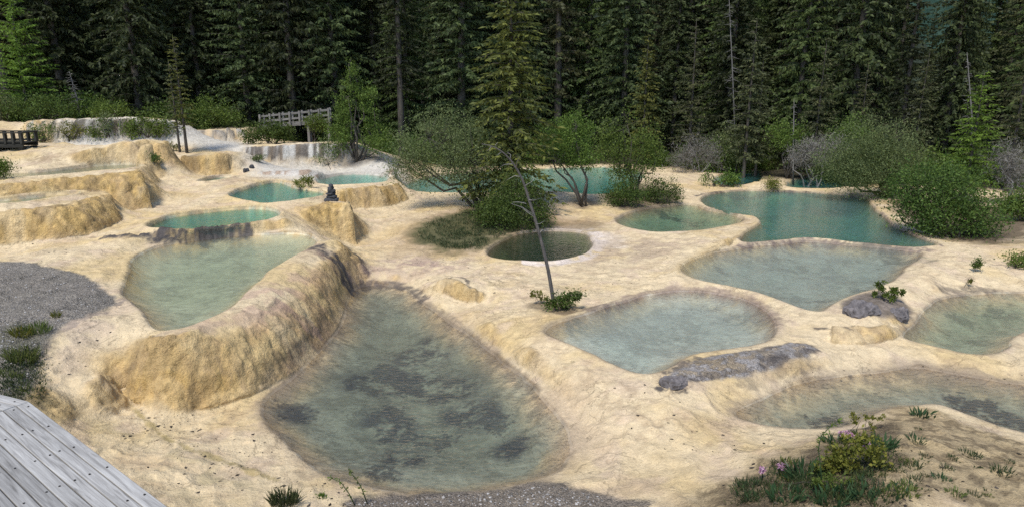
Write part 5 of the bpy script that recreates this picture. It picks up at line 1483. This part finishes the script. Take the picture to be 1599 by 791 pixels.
patch('dark short herbs on the gravel beside the boardwalk corner', [(0,628),(0,575),(30,540),(62,545),(66,580),(66,620),(60,630)], 420, .07, .014, M_GRASSD, 22)
patch('dry dark grass round the flowering clump on the front mound', [(1150,775),(1200,735),(1290,735),(1350,720),(1390,690),(1400,720),(1370,760),(1330,789),(1150,789)], 520, .10, .010, M_GRASSD, 23)
# strap leaved clumps
for i, (px, py, n, h, lab) in enumerate(((1255, 745, 90, .26, 'dark strap leaved clump left of the yellow green bush on the mound'), (1375, 700, 70, .22, 'dark strap leaved clump right of the yellow green bush on the mound'), (1305, 690, 60, .20, 'dark strap leaved clump behind the yellow green bush on the mound'), (1350, 775, 36, .18, 'small strap leaved rosette at the bottom edge of the mound'), (1225, 775, 60, .2, 'strap leaved clump lowest left on the mound'), (1300, 780, 70, .2, 'strap leaved clump at the bottom edge below the yellow green bush'), (1390, 770, 30, .12, 'blackish rosette at the bottom right of the mound'), (1440, 648, 40, .18, 'thin grey green tuft on the crest of the mound'))):
    tuft(lab, px, py, n, .16, h, .030, M_STRAP, 60 + i, 1.0, 'leafy_clump')
for i, (px, py) in enumerate(((1490,715),(1530,730),(1470,745),(1545,765),(1500,770),(1440,720),(1580,740),(1440,765))):
    tuft('tiny dark rosette dotted over the bare right side of the mound', px, py, 16, .05, .06, .016, M_GRASSD, 80 + i, 1.2, 'ground_rosette', 'tiny rosettes on the mound')
BL('flowering_bush', 'yellow green leafy bush in the middle of the front mound', 1335, 735, [(1338,702,26,18),(1310,718,26,16),(1355,692,20,13),(1290,735,20,13),(1330,728,20,10),(1365,712,14,10)], M_YGREEN, 2600, (.035,.065), cat='bush', seed=50, trunk_r=.008, gaps=.12, clus=.045, lw=.5, foot=.8, limbs=12)
BL('leafy_plant', 'arching sprig of yellow leaves on the crest of the mound', 1340, 672, [(1342,655,22,5),(1370,652,16,4),(1352,640,3,8)], M_YGREEN, 240, (.03,.055), cat='plant', seed=51, trunk_r=.005, gaps=.1, clus=.03, limbs=6, foot=.3)
BL('leafy_plant', 'low green leafy plant at the lower middle of the mound', 1290, 768, [(1290,755,24,12),(1320,762,16,10)], M_GREEN, 700, (.03,.055), cat='plant', seed=52, trunk_r=.005, gaps=.1, clus=.04, limbs=8, foot=.5)
def flower(label, px, py, n=4, seed=0, h=.22):
    r = np.random.default_rng(seed); p = hit(px, py)
    e = empty('pink_flower', p); tag(e, label, 'flower')
    g = Geo()
    tops = []
    for i in range(n):
        t = np.array([r.normal() * .05, r.normal() * .05, h * r.uniform(.8, 1.15)])
        g.tube(np.array([[0, 0, -.03], t * .5 + r.normal(size=3) * .01, t]), [.005, .004, .003], 4); tops.append(t)
    m = g.mesh('stems'); m.materials.append(M_STRAP); link('stems', m, None, e)
    for t in tops:
        k = 26
        B = np.repeat(t[None], k, 0) + r.normal(size=(k, 3)) * .010
        d = r.normal(size=(k, 3)) + np.array([0, 0, .4])
        V, Q = kites(B, d, r.uniform(.022, .042, k), r.uniform(.014, .024, k), r)
        m = mesh_np('blossom', V, Q, None, False); m.materials.append(M_PINK); link('blossom', m, None, e)
flower('pink flower cluster furthest left on the mound', 1192, 748, 4, 1, .13)
flower('pink flower cluster second from the left on the mound', 1218, 742, 4, 2, .14)
flower('pink flower cluster behind the yellow green bush on the mound', 1322, 690, 5, 3, .14)
flower('faded pinkish flower head on the right of the yellow green bush', 1352, 722, 3, 4, .2)
# thin stalks at the bottom edge
def stalk(label, pts, px, py, seed):
    r = np.random.default_rng(seed); b = hit(px, py); d = b[1]
    e = empty('thin_stalk', b); tag(e, label, 'plant')
    path = np.array([b] + [PD(x, y, d) for x, y in pts]) - b; path[0, 2] -= .04
    g = Geo(); g.tube(path, np.linspace(.008, .003, len(path)), 5); m = g.mesh('stem'); m.materials.append(M_STRAP); link('stem', m, None, e)
    f = chaikin(path, False, 2); f = f[len(f) // 4:]
    B = f.repeat(3, 0); V, Q = kites(B, r.normal(size=B.shape) + [0, 0, .3], .05, .018, r); m = mesh_np('leaves', V, Q, None, False); m.materials.append(M_GREEN); link('leaves', m, None, e)
stalk('thin leafy stalk leaning left over the bottom shore, right one', [(565, 762), (555, 745), (545, 735)], 575, 786, 1)
stalk('thin leafy stalk leaning left over the bottom shore, left one', [(545, 770), (532, 752), (515, 745)], 556, 788, 2)
stalk('thin curved stalk rising from the flowering mound', [(1282, 735), (1278, 700), (1282, 680), (1300, 662), (1312, 656)], 1285, 765, 3)

# low tufts scattered over the earthy mound
tg = np.random.default_rng(77)
TP = []
for i in range(4):
    V, Q = blades(60, .09, .10, .010, tg, .9); m = mesh_np('grass_tuft', V, Q, None, False); m.materials.append((M_GRASSD, M_GRASS, M_GRASSD, M_STRAP)[i]); TP.append(m)
k = 0
mp_ = np.array([(1130,785),(1180,735),(1260,705),(1400,655),(1450,655),(1540,690),(1599,715),(1599,790)], float)
while k < 70:
    x, y = tg.uniform(1120, 1599), tg.uniform(650, 790)
    if not inside(np.array([x]), np.array([y]), mp_)[0] or (x > 1430 and tg.random() < .6): continue
    p = hit(x, y); i = int(tg.integers(4)); o = link('grass_tuft', TP[i]); o.location = p; sc = tg.uniform(.5, 1.3); o.scale = (sc, sc, sc); o.rotation_euler = (0, 0, tg.random() * 6.28)
    tag(o, ('low grey green grass tuft on the earthy front mound', 'low bright grass tuft on the earthy front mound', 'low grey green grass tuft on the earthy front mound', 'low dark strap leaved tuft on the earthy front mound')[i], 'grass', 'low tufts on the front mound, ' + ('grey', 'bright', 'grey', 'dark')[i])
    k += 1
